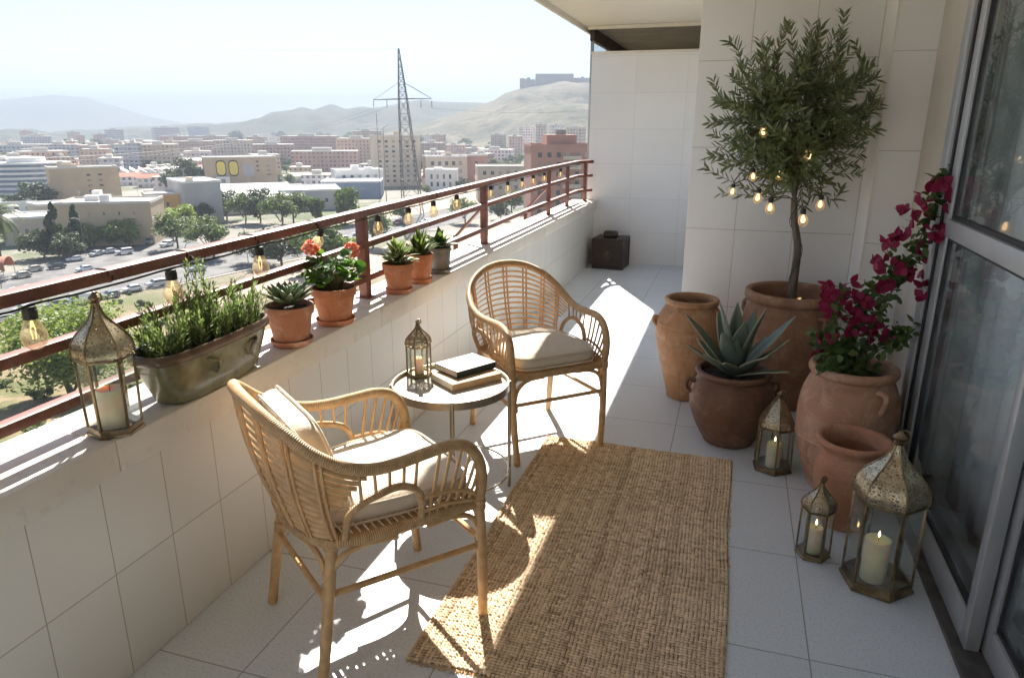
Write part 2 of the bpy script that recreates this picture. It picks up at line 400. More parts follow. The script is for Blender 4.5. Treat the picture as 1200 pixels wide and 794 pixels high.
M['soil'] = pbr('soil', (.030,.020,.013), (.06,.042,.028), 60, 6, rough=.95, bump=1.0, bs=70, bd=.012)
M['bark'] = pbr('bark', (.17,.14,.105), (.09,.072,.052), 30, 7, rough=.85, bump=.9, bs=55, bd=.006, stretch=(1,1,.25))
M['stem'] = pbr('stem', (.10,.12,.04), (.15,.12,.06), 20, 3, rough=.7)
M['olive_leaf'] = foliage('olive_leaf', (.085,.115,.04), (.155,.185,.075), (.26,.28,.14), .25, .40, back=(.24,.265,.175))
M['rosemary'] = foliage('rosemary_leaf', (.10,.16,.045), (.18,.24,.075), (.30,.34,.15), .38, .5, back=(.24,.28,.15))
M['geranium'] = foliage('geranium_leaf', (.055,.12,.022), (.095,.18,.035), (.16,.24,.06), .4, .5)
M['coral'] = foliage('coral_petal', (.80,.24,.17), (.86,.34,.26), (.90,.50,.42), .35, .5)
M['succulent'] = foliage('succulent_leaf', (.13,.185,.10), (.18,.235,.13), None, .08, .45)
M['variegated'] = foliage('variegated_leaf', (.06,.12,.03), (.10,.17,.045), None, .35, .42, edge=(.60,.60,.32))
M['herb'] = foliage('herb_leaf', (.07,.115,.03), (.12,.165,.05), (.19,.23,.08), .35, .5)
M['dark_leaf'] = foliage('dark_leaf', (.05,.10,.025), (.085,.14,.04), (.15,.2,.07), .3, .4)
def agave_m():
    t = NT('agave_leaf'); vec = t.coords(); a = t.n('ShaderNodeAttribute', attribute_name='along').outputs['Fac']
    col = t.mix(t.ramp(t.noise(t.coords((1,1,1)), 12, 4), .3, .7), (.095,.135,.105), (.145,.185,.145))
    col = t.mix(t.ramp(a, .93, 1.0), col, (.30,.30,.20))
    return t.done(t.bsdf(col, .45, 0, t.bump(t.noise(vec, 60, 3), .15, .002), .4))
M['agave'] = agave_m()
M['boug_leaf'] = foliage('bougainvillea_leaf', (.045,.09,.022), (.075,.125,.033), (.13,.17,.05), .3, .45)
M['bract'] = foliage('magenta_bract', (.20,.010,.050), (.29,.016,.075), (.34,.03,.11), .30, .55)
M['dark_wood'] = pbr('dark_wood', (.055,.032,.020), (.03,.018,.012), 10, 6, rough=.5, stretch=(1,1,6), bump=.3, bs=60, bd=.002)
M['wood'] = pbr('book_kraft', (.46,.30,.16), (.40,.25,.13), 14, 5, rough=.65, bump=.1, bs=100)
M['book_dark'] = pbr('book_cloth', (.02,.035,.035), (.03,.045,.045), 30, 4, rough=.7, bump=.2, bs=300)
M['book_white'] = pbr('book_jacket', (.80,.78,.74), (.76,.73,.68), 6, 4, rough=.5)
def pages_m():
    t = NT('pages'); sp = t.n('ShaderNodeSeparateXYZ'); t.l(t.n('ShaderNodeTexCoord').outputs['Object'], sp.inputs[0])
    s = t.math('SINE', t.math('MULTIPLY', sp.outputs[2], 3600)); col = t.mix(t.math('MULTIPLY_ADD', s, .2, .2), (.74,.68,.56), (.50,.44,.34))
    return t.done(t.bsdf(col, .85))
M['pages'] = pages_m()
# ------------------------------------------------------------------ balcony: the setting
SUNV = Vector((-.46, .95, 1.0)).normalized()      # towards the sun
Y0, YB = -3.0, 8.7
o = MB().box(-1.90, 1.40, Y0, YB + 3.5, -.25, 0).build('floor', M['floor_tile']); tag(o, 'grey speckled square floor tiles of the balcony', 'floor', kind='structure')
o = MB().box(-1.83, 4.2, Y0, YB + .12, 2.75, 2.98).build('ceiling', M['ceiling']); tag(o, 'cream painted ceiling slab over the balcony', 'ceiling', kind='structure')
MB().box(-1.86, -1.832, Y0, YB + 3.5, 2.70, 3.02).build('fascia', M['cap'], o)
MB().box(-1.80, -.29, YB + .02, YB + .10, 2.715, 2.747).build('trim', M['cap'], o)
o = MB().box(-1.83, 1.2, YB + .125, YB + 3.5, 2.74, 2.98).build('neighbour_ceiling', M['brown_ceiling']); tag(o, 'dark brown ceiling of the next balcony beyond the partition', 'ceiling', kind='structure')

# parapet
t = thing('parapet_wall', 'low cream parapet wall clad in beige tiles under a painted coping', 'wall', (0,0,0)); t['kind'] = 'structure'
MB().box(-1.86, -1.645, Y0, YB, 0.001, .664).build('tiled_face', M['parapet_tile'], t)
MB().box(-1.885, -1.862, Y0, YB + 3.5, -.6, .664).build('outer_face', M['plaster'], t)
ys = [Y0, -.2, 1.412, 3.02, 4.63, 6.24, 7.85, YB]
for a, b in zip(ys[:-1], ys[1:]):
    MB().box(-1.915, -1.615, a + .001, b - .001, .665, .765).build('coping', M['cap'], t, bevel=.006)

# back partition
t = thing('partition_wall', 'white tiled partition wall at the far end of the balcony', 'wall'); t['kind'] = 'structure'
MB().box(-1.735, -.20, YB, YB + .10, 0.001, 2.44).build('tiled_face', M['back_tile'], t)
MB().box(-1.745, -.20, YB - .012, YB + .112, 2.441, 2.466).build('top_edge', M['cap'], t, bevel=.004)
# next balcony seen through the gap above the partition
t = thing('neighbour_glazing', 'glazed side screen of the next balcony seen through the gap over the partition', 'window', (0,0,0))
MB().box(-1.79, -1.74, YB + .13, YB + 3.4, 2.60, 2.735).build('beam', M['dark_wood'], t)
for k in range(4): MB().box(-1.785, -1.75, YB + .15 + k*1.05, YB + .19 + k*1.05, .77, 2.599).build('mullion', M['alu'], t)
MB().box(-1.769, -1.763, YB + .15, YB + 3.3, .77, 2.60).build('pane', M['pane'], t)
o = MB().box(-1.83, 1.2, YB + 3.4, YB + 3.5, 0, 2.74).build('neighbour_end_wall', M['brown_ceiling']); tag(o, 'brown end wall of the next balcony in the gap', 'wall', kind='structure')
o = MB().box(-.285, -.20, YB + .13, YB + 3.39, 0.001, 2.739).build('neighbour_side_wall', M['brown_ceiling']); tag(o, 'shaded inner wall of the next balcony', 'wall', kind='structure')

# building walls on the right
t = thing('tiled_wall', 'tall beige tiled wall behind the potted olive tree', 'wall'); t['kind'] = 'structure'
MB().box(-.285, .735, 4.78, YB + .12, 0.001, 2.749).build('tiled_face', M['wall_tile'], t, bevel=.003)
t = thing('tiled_wall_return', 'tiled wall pier with white corner strip beside the glass door', 'wall'); t['kind'] = 'structure'
MB().box(.742, 1.70, 4.45, 4.779, 0.001, 2.748).build('tiled_face', M['wall_tile'], t)
MB().box(.728, .741, 4.443, 4.778, 0.001, 2.747).build('corner_strip', M['ceiling'], t, bevel=.002)
MB().box(.95, 1.70, 3.43, 4.449, .001, 2.746).build('hidden_side', M['plaster'], t)
o = MB().box(.80, .98, Y0, 3.42, 2.40, 2.748).build('door_header', M['plaster']); tag(o, 'plastered wall above the sliding glass door', 'wall', kind='structure')
o = MB().box(-1.90, .85, Y0 - .1, Y0, .001, 2.748).build('end_wall', M['back_tile']); tag(o, 'tiled end wall behind the viewer', 'wall', kind='structure')

# sliding door
t = thing('sliding_glass_door', 'aluminium sliding glass door with mid rail on the right of the balcony', 'door', (0,0,0))
MB().box(.795, .925, Y0, 3.42, .0, .022).build('threshold', M['track'], t, bevel=.003)
f = MB(); f.box(.81, .93, 3.33, 3.42, .022, 2.40); f.box(.81, .93, Y0, 3.33, 2.33, 2.40); f.build('outer_frame', M['alu'], t, bevel=.004)
MB().box(.822, .915, 3.305, 3.329, .022, 2.33).build('gasket', M['gasket'], t)
MB().box(.926, .975, Y0, 3.33, .003, .11).build('inner_track', M['track'], t, bevel=.004)
def leaf_panel(x, ya, yb, mid=True):
    p = MB(); s = .075
    p.box(x - .022, x + .022, yb - s, yb, .024, 2.325); p.box(x - .022, x + .022, ya, ya + .05, .024, 2.325)
    fr = p.build('sash', M['alu'], t, bevel=.004)
    p = MB(); p.box(x - .021, x + .021, ya + .05, yb - s, .025, .135); p.box(x - .021, x + .021, ya + .05, yb - s, 2.25, 2.324); p.build('rail', M['alu'], fr, bevel=.003)
    MB().box(x - .028, x + .024, ya + .05, yb - s, 1.205, 1.275).build('mid_rail', M['alu'], fr, bevel=.004)
    g = MB()
    for z0, z1 in ((.135, 1.205), (1.275, 2.25)):
        g.box(x - .012, x + .012, yb - s - .012, yb - s - .001, z0, z1); g.box(x - .012, x + .012, ya + .05 + .001, ya + .05 + .012, z0, z1)
        g.box(x - .012, x + .012, ya + .05 + .012, yb - s - .012, z0 + .001, z0 + .014); g.box(x - .012, x + .012, ya + .05 + .012, yb - s - .012, z1 - .014, z1 - .001)
    g.build('seal', M['gasket'], fr)
    for z0, z1 in ((.150, 1.190), (1.290, 2.235)):
        MB().box(x - .003, x + .003, ya + .05 + .013, yb - s - .013, z0, z1).build('pane', M['door_glass'], fr)
leaf_panel(.850, 2.215, 3.302); leaf_panel(.902, 1.12, 2.255); leaf_panel(.850, .05, 1.185); leaf_panel(.902, -1.05, .115); leaf_panel(.850, -2.95, -.98)
# room behind the door
t = thing('living_room', 'dim grey room behind the sliding glass door', 'room'); t['kind'] = 'structure'
MB().box(.96, 4.2, Y0, 3.42, -.01, .004).build('room_floor', M['room_floor'], t)
MB().box(3.9, 4.0, Y0, 3.42, .005, 2.74).build('room_wall', M['room_wall'], t)
MB().box(.96, 3.9, 3.36, 3.42, .005, 2.74).build('room_wall', M['room_wall'], t)
MB().box(.96, 3.9, Y0 - .05, Y0, .005, 2.74).build('room_wall', M['room_wall'], t)
def curtain(ya, yb, x):
    n = int((yb - ya) / .012); vs = []; fs = []
    for i in range(n + 1):
        y = ya + (yb - ya) * i / n; w = .016*math.sin(y*36) + .012*math.sin(y*15+1)
        for z in (.02, .8, 1.6, 2.3): vs.append((x + w*(1.0 - .12*z) , y + .008*math.sin(z*3+y*9), z))
    for i in range(n):
        for k in range(3): a = i*4+k; fs.append((a, a+1, a+5, a+4))
    m = MB(); m.add(vs, fs); o = m.build('curtain', M['curtain'], ang=80)
    so = o.modifiers.new('thick', 'SOLIDIFY'); so.thickness = .003
    return o
tag(curtain(.2, 3.345, 1.04), 'pale grey curtain hanging inside the glass door', 'curtain')

# railing
t = thing('balcony_railing', 'brown painted metal railing with three rails along the parapet', 'railing', (0,0,0))
XR = -1.80
def zt(y): return 1.193 + .0085*min(max(y, 0), 6.2)
def rail_path(dz, y1=8.35): return [(XR, y, zt(y) - dz) for y in [Y0 + .05, 0, 2, 4, 6.2, y1]] + [(XR + .03, 8.50, zt(7) - dz), (XR + .13, 8.62, zt(7) - dz)]
for dz, w, h in ((.018, .056, .036), (.180, .042, .032), (.354, .042, .032)):
    p = MB(); pts = [Vector(q) for q in rail_path(dz)]
    for a, b in zip(pts[:-1], pts[1:]): p.bar(a, b, w, h)
    p.build('rail', M['rail_paint'], t, bevel=.003)
for y in (-2.3, -.5, 1.36 - .75, 3.205, 5.07, 7.03, 7.87, 8.56):
    xx = XR if y < 8.3 else XR + .06
    if y < 8 or y > 8.3:
        p = MB(); w = .024 if y < 6 else .019
        p.box(xx - w, xx + w, y - w, y + w, .767, zt(y) - .037); p.box(xx - .04, xx + .04, y - .04, y + .04, .7655, .771)
        p.build('post', M['rail_paint'], t, bevel=.003)
for y in (-.5, 5.07, 7.03):
    p = MB(); p.bar((XR - .03, y + .03, 1.03), (XR - .26, y + .06, .80), .036, .014); p.bar((XR - .26, y + .06, .81), (XR - .26, y + .06, .50), .036, .014); p.bar((XR - .26, y + .06, .52), (-1.886, y + .06, .52), .036, .014)
    p.build('brace', M['rail_paint'], t)
# building below the balcony
o = MB().box(-1.88, 8.0, Y0 - 4, 14, -14.5, -.26).build('lower_facade', M['plaster']); tag(o, 'plastered facade of the apartment building below the balcony', 'building', kind='structure')
# ------------------------------------------------------------------ things on the balcony
CAPZ = .766
# ---- jute rug: a woven height field
def rug():
    x0, x1, y0, y1 = -.865, .103, 1.665, 3.425; px = .0140; py = .0125
    nx, ny = 400, 740
    X, Yy = np.meshgrid(np.linspace(x0, x1, nx), np.linspace(y0, y1, ny))
    rs = np.random.RandomState(3)
    wobx = .0016*np.sin(Yy*9 + 2) + .001*np.sin(Yy*23); woby = .003*np.sin(X*5 + 1) + .0015*np.sin(X*19)
    a = (X - x0 + wobx) / px; b = (Yy - y0 + woby) / py
    ia = np.floor(a).astype(int); ib = np.floor(b).astype(int); fa = a - ia - .5; fb = b - ib - .5
    amp = rs.uniform(.6, 1.2, (400, 400)); blk = rs.rand(120, 120)
    PA = np.zeros((220, 220), bool); rr = random.Random(9)
    for row in range(220):
        k = -rr.randint(0, 2); st_ = row % 2 == 0; dens = row/220
        while k < 220:
            L = rr.choice((1,1,1,2,2,3,4) if rr.random() < .75 else (4,5,7)); PA[row, max(0, k):max(0, k + L)] = st_; k += L; st_ = not st_
    over = PA[ib % 220, ia % 220]
    hw = np.sqrt(np.clip(1 - (2*fa)**2, 0, 1)); hf = np.sqrt(np.clip(1 - (2*fb)**2, 0, 1))
    h = np.where(over, hw*(.55 + .45*np.cos(fb*math.pi)), hf*(.55 + .45*np.cos(fa*math.pi))) * amp[ia % 400, ib % 400]
    Z = .004 + .0095*h + .0008*rs.rand(*X.shape) + .0015*np.sin(X*7)*np.sin(Yy*4)
    edge = np.minimum(np.minimum(X - x0, x1 - X), np.minimum(Yy - y0, y1 - Yy)); Z = np.where(edge < .002, .001, Z)
    Xw = X + .004*np.sin(Yy*6 + .6)*(np.abs(X - (x0+x1)/2) / .48); Yw = Yy + .004*np.sin(X*8)
    co = np.stack([Xw, Yw, Z], -1).reshape(-1, 3)
    i = np.arange(ny - 1)[:, None]*nx + np.arange(nx - 1)[None, :]
    q = np.stack([i, i + 1, i + nx + 1, i + nx], -1).reshape(-1, 4)
    me = bpy.data.meshes.new('jute_rug'); me.vertices.add(len(co)); me.vertices.foreach_set('co', co.ravel().astype(np.float32))
    me.loops.add(q.size); me.loops.foreach_set('vertex_index', q.ravel().astype(np.int32)); me.polygons.add(len(q))
    me.polygons.foreach_set('loop_start', (np.arange(len(q))*4).astype(np.int32)); me.polygons.foreach_set('loop_total', np.full(len(q), 4, np.int32))
    me.update(); me.polygons.foreach_set('use_smooth', [True]*len(q))
    # fibre tone: each cord crossing has its own tint; gap shade painted in
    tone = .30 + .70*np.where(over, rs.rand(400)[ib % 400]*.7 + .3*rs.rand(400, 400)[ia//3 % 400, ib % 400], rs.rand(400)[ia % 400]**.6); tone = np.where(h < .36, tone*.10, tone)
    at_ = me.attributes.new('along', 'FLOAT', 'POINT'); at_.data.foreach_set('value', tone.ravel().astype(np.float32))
    t = NT('jute'); A = t.n('ShaderNodeAttribute', attribute_name='along').outputs['Fac']; vec = t.coords()
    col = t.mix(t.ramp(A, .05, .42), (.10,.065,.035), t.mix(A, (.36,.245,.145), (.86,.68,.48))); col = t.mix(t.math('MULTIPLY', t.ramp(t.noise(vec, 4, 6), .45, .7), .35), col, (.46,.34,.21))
    nm = t.bump(t.noise(t.coords((1,.25,1)), 260, 3), .5, .002)
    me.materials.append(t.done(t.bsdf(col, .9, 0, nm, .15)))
    o = bpy.data.objects.new('jute_rug', me); COL.objects.link(o)
    fr = MB(); r = random.Random(5)
    for k in range(190):
        for yy, s in ((y0, -1), (y1, 1)):
            x = x0 + (x1 - x0)*(k + r.random())/190; L = r.uniform(.004, .016)
            fr.tube([(x, yy - s*.004, .006), (x + r.uniform(-.004,.004), yy + s*L*.6, .005), (x + r.uniform(-.008,.008), yy + s*L, .0015)], .0014, 4)
    for k in range(120):
        x = x0 if k % 2 else x1; s = -1 if k % 2 else 1; y = y0 + (y1-y0)*r.random(); L = r.uniform(.003,.009)
        fr.tube([(x - s*.004, y, .006), (x + s*L, y + r.uniform(-.006,.006), .002)], .0013, 4)
    fr.build('fringe', M['rattan_slat'], o)['kind'] = 'stuff'
    tag(o, 'woven natural jute rug lying on the grey floor tiles', 'rug')
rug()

# ---- rattan chair
def chair(name, label, loc, rz):
    t = thing(name, label, 'chair', loc, rz, 'rattan armchairs by the side table')
    half = [(.258,.258,.445),(.268,.268,.53),(.270,.258,.61),(.270,.218,.668),(.271,.155,.690),(.273,.07,.688),(.278,-.02,.684),(.284,-.10,.690),(.285,-.18,.716),(.265,-.262,.768),(.215,-.320,.826),(.140,-.358,.868),(.068,-.374,.887)]
    full = half + [(0,-.379,.892)] + [(-x, y, z) for x, y, z in half[::-1]]
    top = spline(full, 8)
    MB().tube(top, .0185, 12).build('top_rail', M['rattan_wrap'], t)
    hs = [(.256,.258,.455),(.258,.17,.458),(.258,.07,.46),(.255,-.05,.46),(.244,-.15,.46),(.212,-.222,.46),(.145,-.265,.46),(.07,-.28,.46)]
    ring = hs + [(0,-.283,.46)] + [(-x, y, z) for x, y, z in hs[::-1]]
    bot = spline(ring, 8)
    MB().tube(bot + spline([(-.256,.258,.455),(-.13,.264,.455),(.13,.264,.455),(.256,.258,.455)], 4)[1:-1], .0185, 12, closed=True).build('seat_rail', M['rattan_wrap'], t)
    # arc parameter: same fraction along both curves
    TT = resample(top[8:-8], 401); BB = resample(bot, 401)
    def P(s, v, out=.0):
        i = int(round((s*.5 + .5)*400)); i = min(400, max(0, i)); a = BB[i]; b = TT[i]; p = a.lerp(b, v)
        n = Vector((p.x, p.y, 0)).normalized(); return p + n*(out + .018*math.sin(math.pi*v)*(1 if abs(s) < .55 else .2))
    # seat panel of woven strips
    m = MB()
    for k in range(22): y = -.26 + k*.0235; w = .25 if y > -.14 else .25*math.sqrt(max(.05, 1 - ((y+.14)/.15)**2)); m.box(-w, w, y, y + .017, .452, .457)
    m.build('seat_weave', M['rattan_slat'], t)
    # ribs and slats of the back
    S1 = .375
    m = MB()
    for s in (-.345,-.235,-.12,0,.12,.235,.345):
        for d in (-.007, .007): m.tube([P(s + d*1.2, v, .006) for v in (0,.2,.4,.6,.8,1)], .0052, 6)
    m.build('back_ribs', M['rattan'], t)
    m = MB(); rows = 14
    for k in range(rows):
        v = .075 + .885*k/(rows - 1)
        lim = S1 + .145*max(0, (v - .42))/.58 if v > .42 else S1 - .02
        pts = [P(-lim + 2*lim*j/26, v, 0) for j in range(27)]; vs = []; fs = []
        for p in pts:
            n_ = Vector((p.x, p.y, 0)).normalized()
            for q in range(8): an = 2*math.pi*q/8; dz = math.cos(an)*.0066; dn = math.sin(an)*.0024 - dz*.45; vs.append(p + Vector((0,0,dz)) + n_*dn)
        for j in range(26):
            for q in range(8): q2 = (q+1) % 8; fs.append((j*8+q, j*8+q2, (j+1)*8+q2, (j+1)*8+q))
        fs += [tuple(range(8))[::-1], tuple(26*8+q for q in range(8))]
        m.add(vs, fs)
    m.build('back_slats', M['rattan_slat'], t)
    for sg in (-1, 1):
        # open arch in the side
        pts = [P(sg*s, v, .002) for s, v in ((.385,.01),(.395,.16),(.42,.38),(.47,.56),(.535,.665),(.60,.66),(.66,.55),(.695,.36),(.705,.16),(.708,.01))]
        MB().tube(spline(pts, 5), .0115, 8).build('side_arch', M['rattan_wrap'], t)
        m = MB()
        for s in (.745,.785,.825,.865,.90,.935): m.tube([P(sg*s, v) for v in (.02,.5,.97)], .0055, 6)
        m.tube([P(sg*s, .34, .004) for s in (.705,.76,.82,.88,.935,.975)], .007, 6)
        m.tube([P(sg*s, .15, .003) for s in (.705,.76,.82,.88,.935,.985)], .008, 6)
        m.build('arm_spindles', M['rattan'], t); m = MB()
        for s, v0 in ((.47,.60),(.52,.68),(.57,.70),(.62,.66),(.665,.56)): m.tube([P(sg*s, v0), P(sg*s, .97)], .005, 6)
        m.build('arch_spindles', M['rattan'], t)
    # legs
    L = {}
    for nm, a, b in (('f1',(.242,.285,0),(.262,.262,.46)),('f2',(-.242,.285,0),(-.262,.262,.46)),('r1',(.245,-.292,0),(.215,-.215,.47)),('r2',(-.245,-.292,0),(-.215,-.215,.47))):
        a = Vector(a); b = Vector(b); mid = a.lerp(b, .5) + Vector((math.copysign(.006, b.x), 0, 0)); L[nm] = (a, b)
        MB().tube(spline([a, mid, b], 6), [.0165]*4 + [.0175]*9, 12).build('leg', M['rattan'], t)
    def on(k, z): a, b = L[k]; return a.lerp(b, z/b.z)
    for a, b, z in (('f1','r1',.295),('f2','r2',.295),('f1','f2',.315),('r1','r2',.27)):
        MB().tube([on(a, z), on(b, z)], .0105, 8).build('stretcher', M['rattan'], t)
    for k in L:
        for z, r_ in ((.283, .0205), (.436, .0225)): m = MB(); m.tube([on(k, z + .006*q) for q in range(7)], r_, 10); m.build('binding', M['rattan_wrap'], t)
    def brace(k, tx, ty):
        a = on(k, .30); c = Vector((tx, ty, .442)); mid = Vector((a.x*.86 + c.x*.14, a.y*.86 + c.y*.14, .40)); m2 = Vector((a.x*.5 + c.x*.5, a.y*.5 + c.y*.5, .437))
        MB().tube(spline([a, mid, m2, c], 6), .0095, 8).build('corner_brace', M['rattan'], t)
    brace('f1', .268, .07); brace('f2', -.268, .07); brace('f1', .09, .268); brace('f2', -.09, .268)
    brace('r1', .268, -.03); brace('r2', -.268, -.03); brace('r1', .06, -.28); brace('r2', -.06, -.28)
    return t
def yaw(F): return math.atan2(-F[0], F[1])
A1 = yaw((.61,.79)); A2 = yaw((.68,-.73)); L1 = Vector((-1.07,1.86,.001)); L2 = Vector((-.935,3.425,.001))
chair('rattan_armchair', 'tan rattan armchair with back pillow standing nearest the camera, partly on the rug', L1, A1)
chair('rattan_armchair', 'tan rattan armchair without pillow on the far side of the round side table', L2, A2)

def cushion(name, label, w, d, h, loc, rot, front=1.0, puff=.012, group=None, seed=1, sink=0.0):
    """piped cushion: superellipse outline, domed faces, soft creases"""
    n = 64; rings = []; r = random.Random(seed)
    def outline(k, sc):
        a = 2*math.pi*k/n; c, s_ = math.cos(a), math.sin(a); e = .30
        x = math.copysign(abs(c)**e, c)*w/2; y = math.copysign(abs(s_)**e, s_)*d/2
        if y < 0: x *= 1 - (1-front)*(-y/(d/2))
        return x*sc, y*sc
    prof = [(0,.0,0)] ; steps = [(.0,1),(.3,1),(.6,1),(.82,.93),(.93,.78),(.985,.52),(1.0,.30)]
    vs = []; fs = []
    def wr(x, y): return .0035*math.sin(x*31+seed)*math.sin(y*27+2*seed) + .004*math.sin(x*9+y*13+seed)
    lay = [(sc, +zz) for sc, zz in steps] + [(1.006, .12), (1.006, -.12)] + [(sc, -zz) for sc, zz in steps[::-1]]
    for li, (sc, zz) in enumerate(lay):
        for k in range(n):
            x, y = outline(k, max(sc, .001)); z = zz*h/2
            z += (puff*(1 - sc*sc) if zz > 0 else -puff*.2*(1 - sc*sc)) + (wr(x, y) if zz > 0 else 0) - sink*(1-sc*sc)*(zz > 0)
            vs.append((x, y, z))
    m_ = len(lay)
    for i in range(m_ - 1):
        for k in range(n): k2 = (k+1) % n; fs.append((i*n+k2, i*n+k, (i+1)*n+k, (i+1)*n+k2))
    b = MB(); b.add(vs, fs); o = b.build(name, M['fabric'], loc=loc, rot=rot, ang=70, merge=True)
    tag(o, label, 'cushion', group)
    for sg, hh in ((1,.36),(-1,-.36)):
        p = MB(); p.tube([(outline(k,1.004)[0], outline(k,1.004)[1], hh*h) for k in range(n)], .0042, 6, closed=True); p.build('piping', M['fabric'], o)
    return o
def wpt(L0, a, p): return L0 + Matrix.Rotation(a, 3, 'Z') @ Vector(p)
cushion('seat_cushion', 'cream seat cushion on the armchair nearest the camera', .455, .49, .078, wpt(L1, A1, (0,.025,.515)), (0,0,A1), .86, .014, 'cream cushions on the armchairs', 1)
cushion('seat_cushion', 'cream seat cushion on the empty far armchair', .455, .49, .078, wpt(L2, A2, (0,.025,.515)), (0,0,A2), .86, .014, 'cream cushions on the armchairs', 2)
R_ = Matrix.Rotation(A1, 4, 'Z') @ Matrix.Rotation(RAD(108), 4, 'X')
cushion('back_pillow', 'plump cream pillow leaning on the back of the nearest armchair', .40, .33, .085, wpt(L1, A1, (0.0,-.205,.668)), R_.to_euler(), .96, .035, 'cream cushions on the armchairs', 3)

# ---- side table
TC = Vector((-1.135, 2.735, .001))
t = thing('side_table', 'round metal side table with thin legs between the two rattan chairs', 'table', TC)
m = MB(); m.lathe([(.255,.50),(.262,.50),(.262,.535),(.2585,.5365),(.255,.535),(.255,.508),(.0,.508)], 72, cap0=False); m.build('tray_rim', M['table_metal'], t, ang=50)
MB().lathe([(0.001,.497),(.254,.497),(.254,.514),(.25,.516),(.001,.516)], 72, cap0=True, cap1=True).build('table_top', M['table_top'], t, ang=40)
angs = [22, 22+72, 22+165, 22-72]
for a in (23, 113, 203, 293):
    c, s_ = math.cos(RAD(a)), math.sin(RAD(a)); m = MB(); m.tube([(.262*c,.262*s_,.528),(.262*c,.262*s_,0)], .0085, 8); m.build('leg', M['table_metal'], t)
m = MB(); m.tube([(.262*math.cos(2*math.pi*k/60), .262*math.sin(2*math.pi*k/60), .105) for k in range(60)], .005, 6, closed=True); m.build('foot_ring', M['table_metal'], t)

# ---- books
def book(name, label, loc, rz, w, d, h, cover, jacket=None):
    t = thing(name, label, 'book', loc, rz, 'books stacked on the side table')
    MB().box(-w/2 + .003, w/2 - .004, -d/2 + .004, d/2 - .004, .004, h - .004).build('pages', M['pages'], t)
    c = MB(); c.box(-w/2, w/2, -d/2, d/2, .0, .0035); c.box(-w/2, w/2, -d/2, d/2, h - .0035, h); c.box(-w/2 - .004, -w/2 - .0002, -d/2, d/2, .0, h)
    c.build('cover', cover, t, bevel=.0012)
    if jacket: MB().box(-w/2 - .003, w/2 - .001, -d/2 + .001, d/2 - .001, h + .0005, h + .0022).build('jacket', jacket, t)
def bc(u, v, z=.535): q = at(u, v, 2, z); return q.x, q.y
q0 = at(520,455,2,.52); q1 = at(582,440,2,.52); brz = math.atan2(q1.y - q0.y, q1.x - q0.x) - math.pi/2
book('hardback_book', 'thick tan kraft book at the bottom of the stack on the side table', (*bc(546,441), .518), brz + math.pi, .185, .262, .034, M['wood'])
book('hardback_book', 'white topped book with dark edges lying on the tan book', (*bc(545,430,.56), .5525), brz + math.pi + .10, .165, .225, .030, M['book_dark'], M['book_white'])

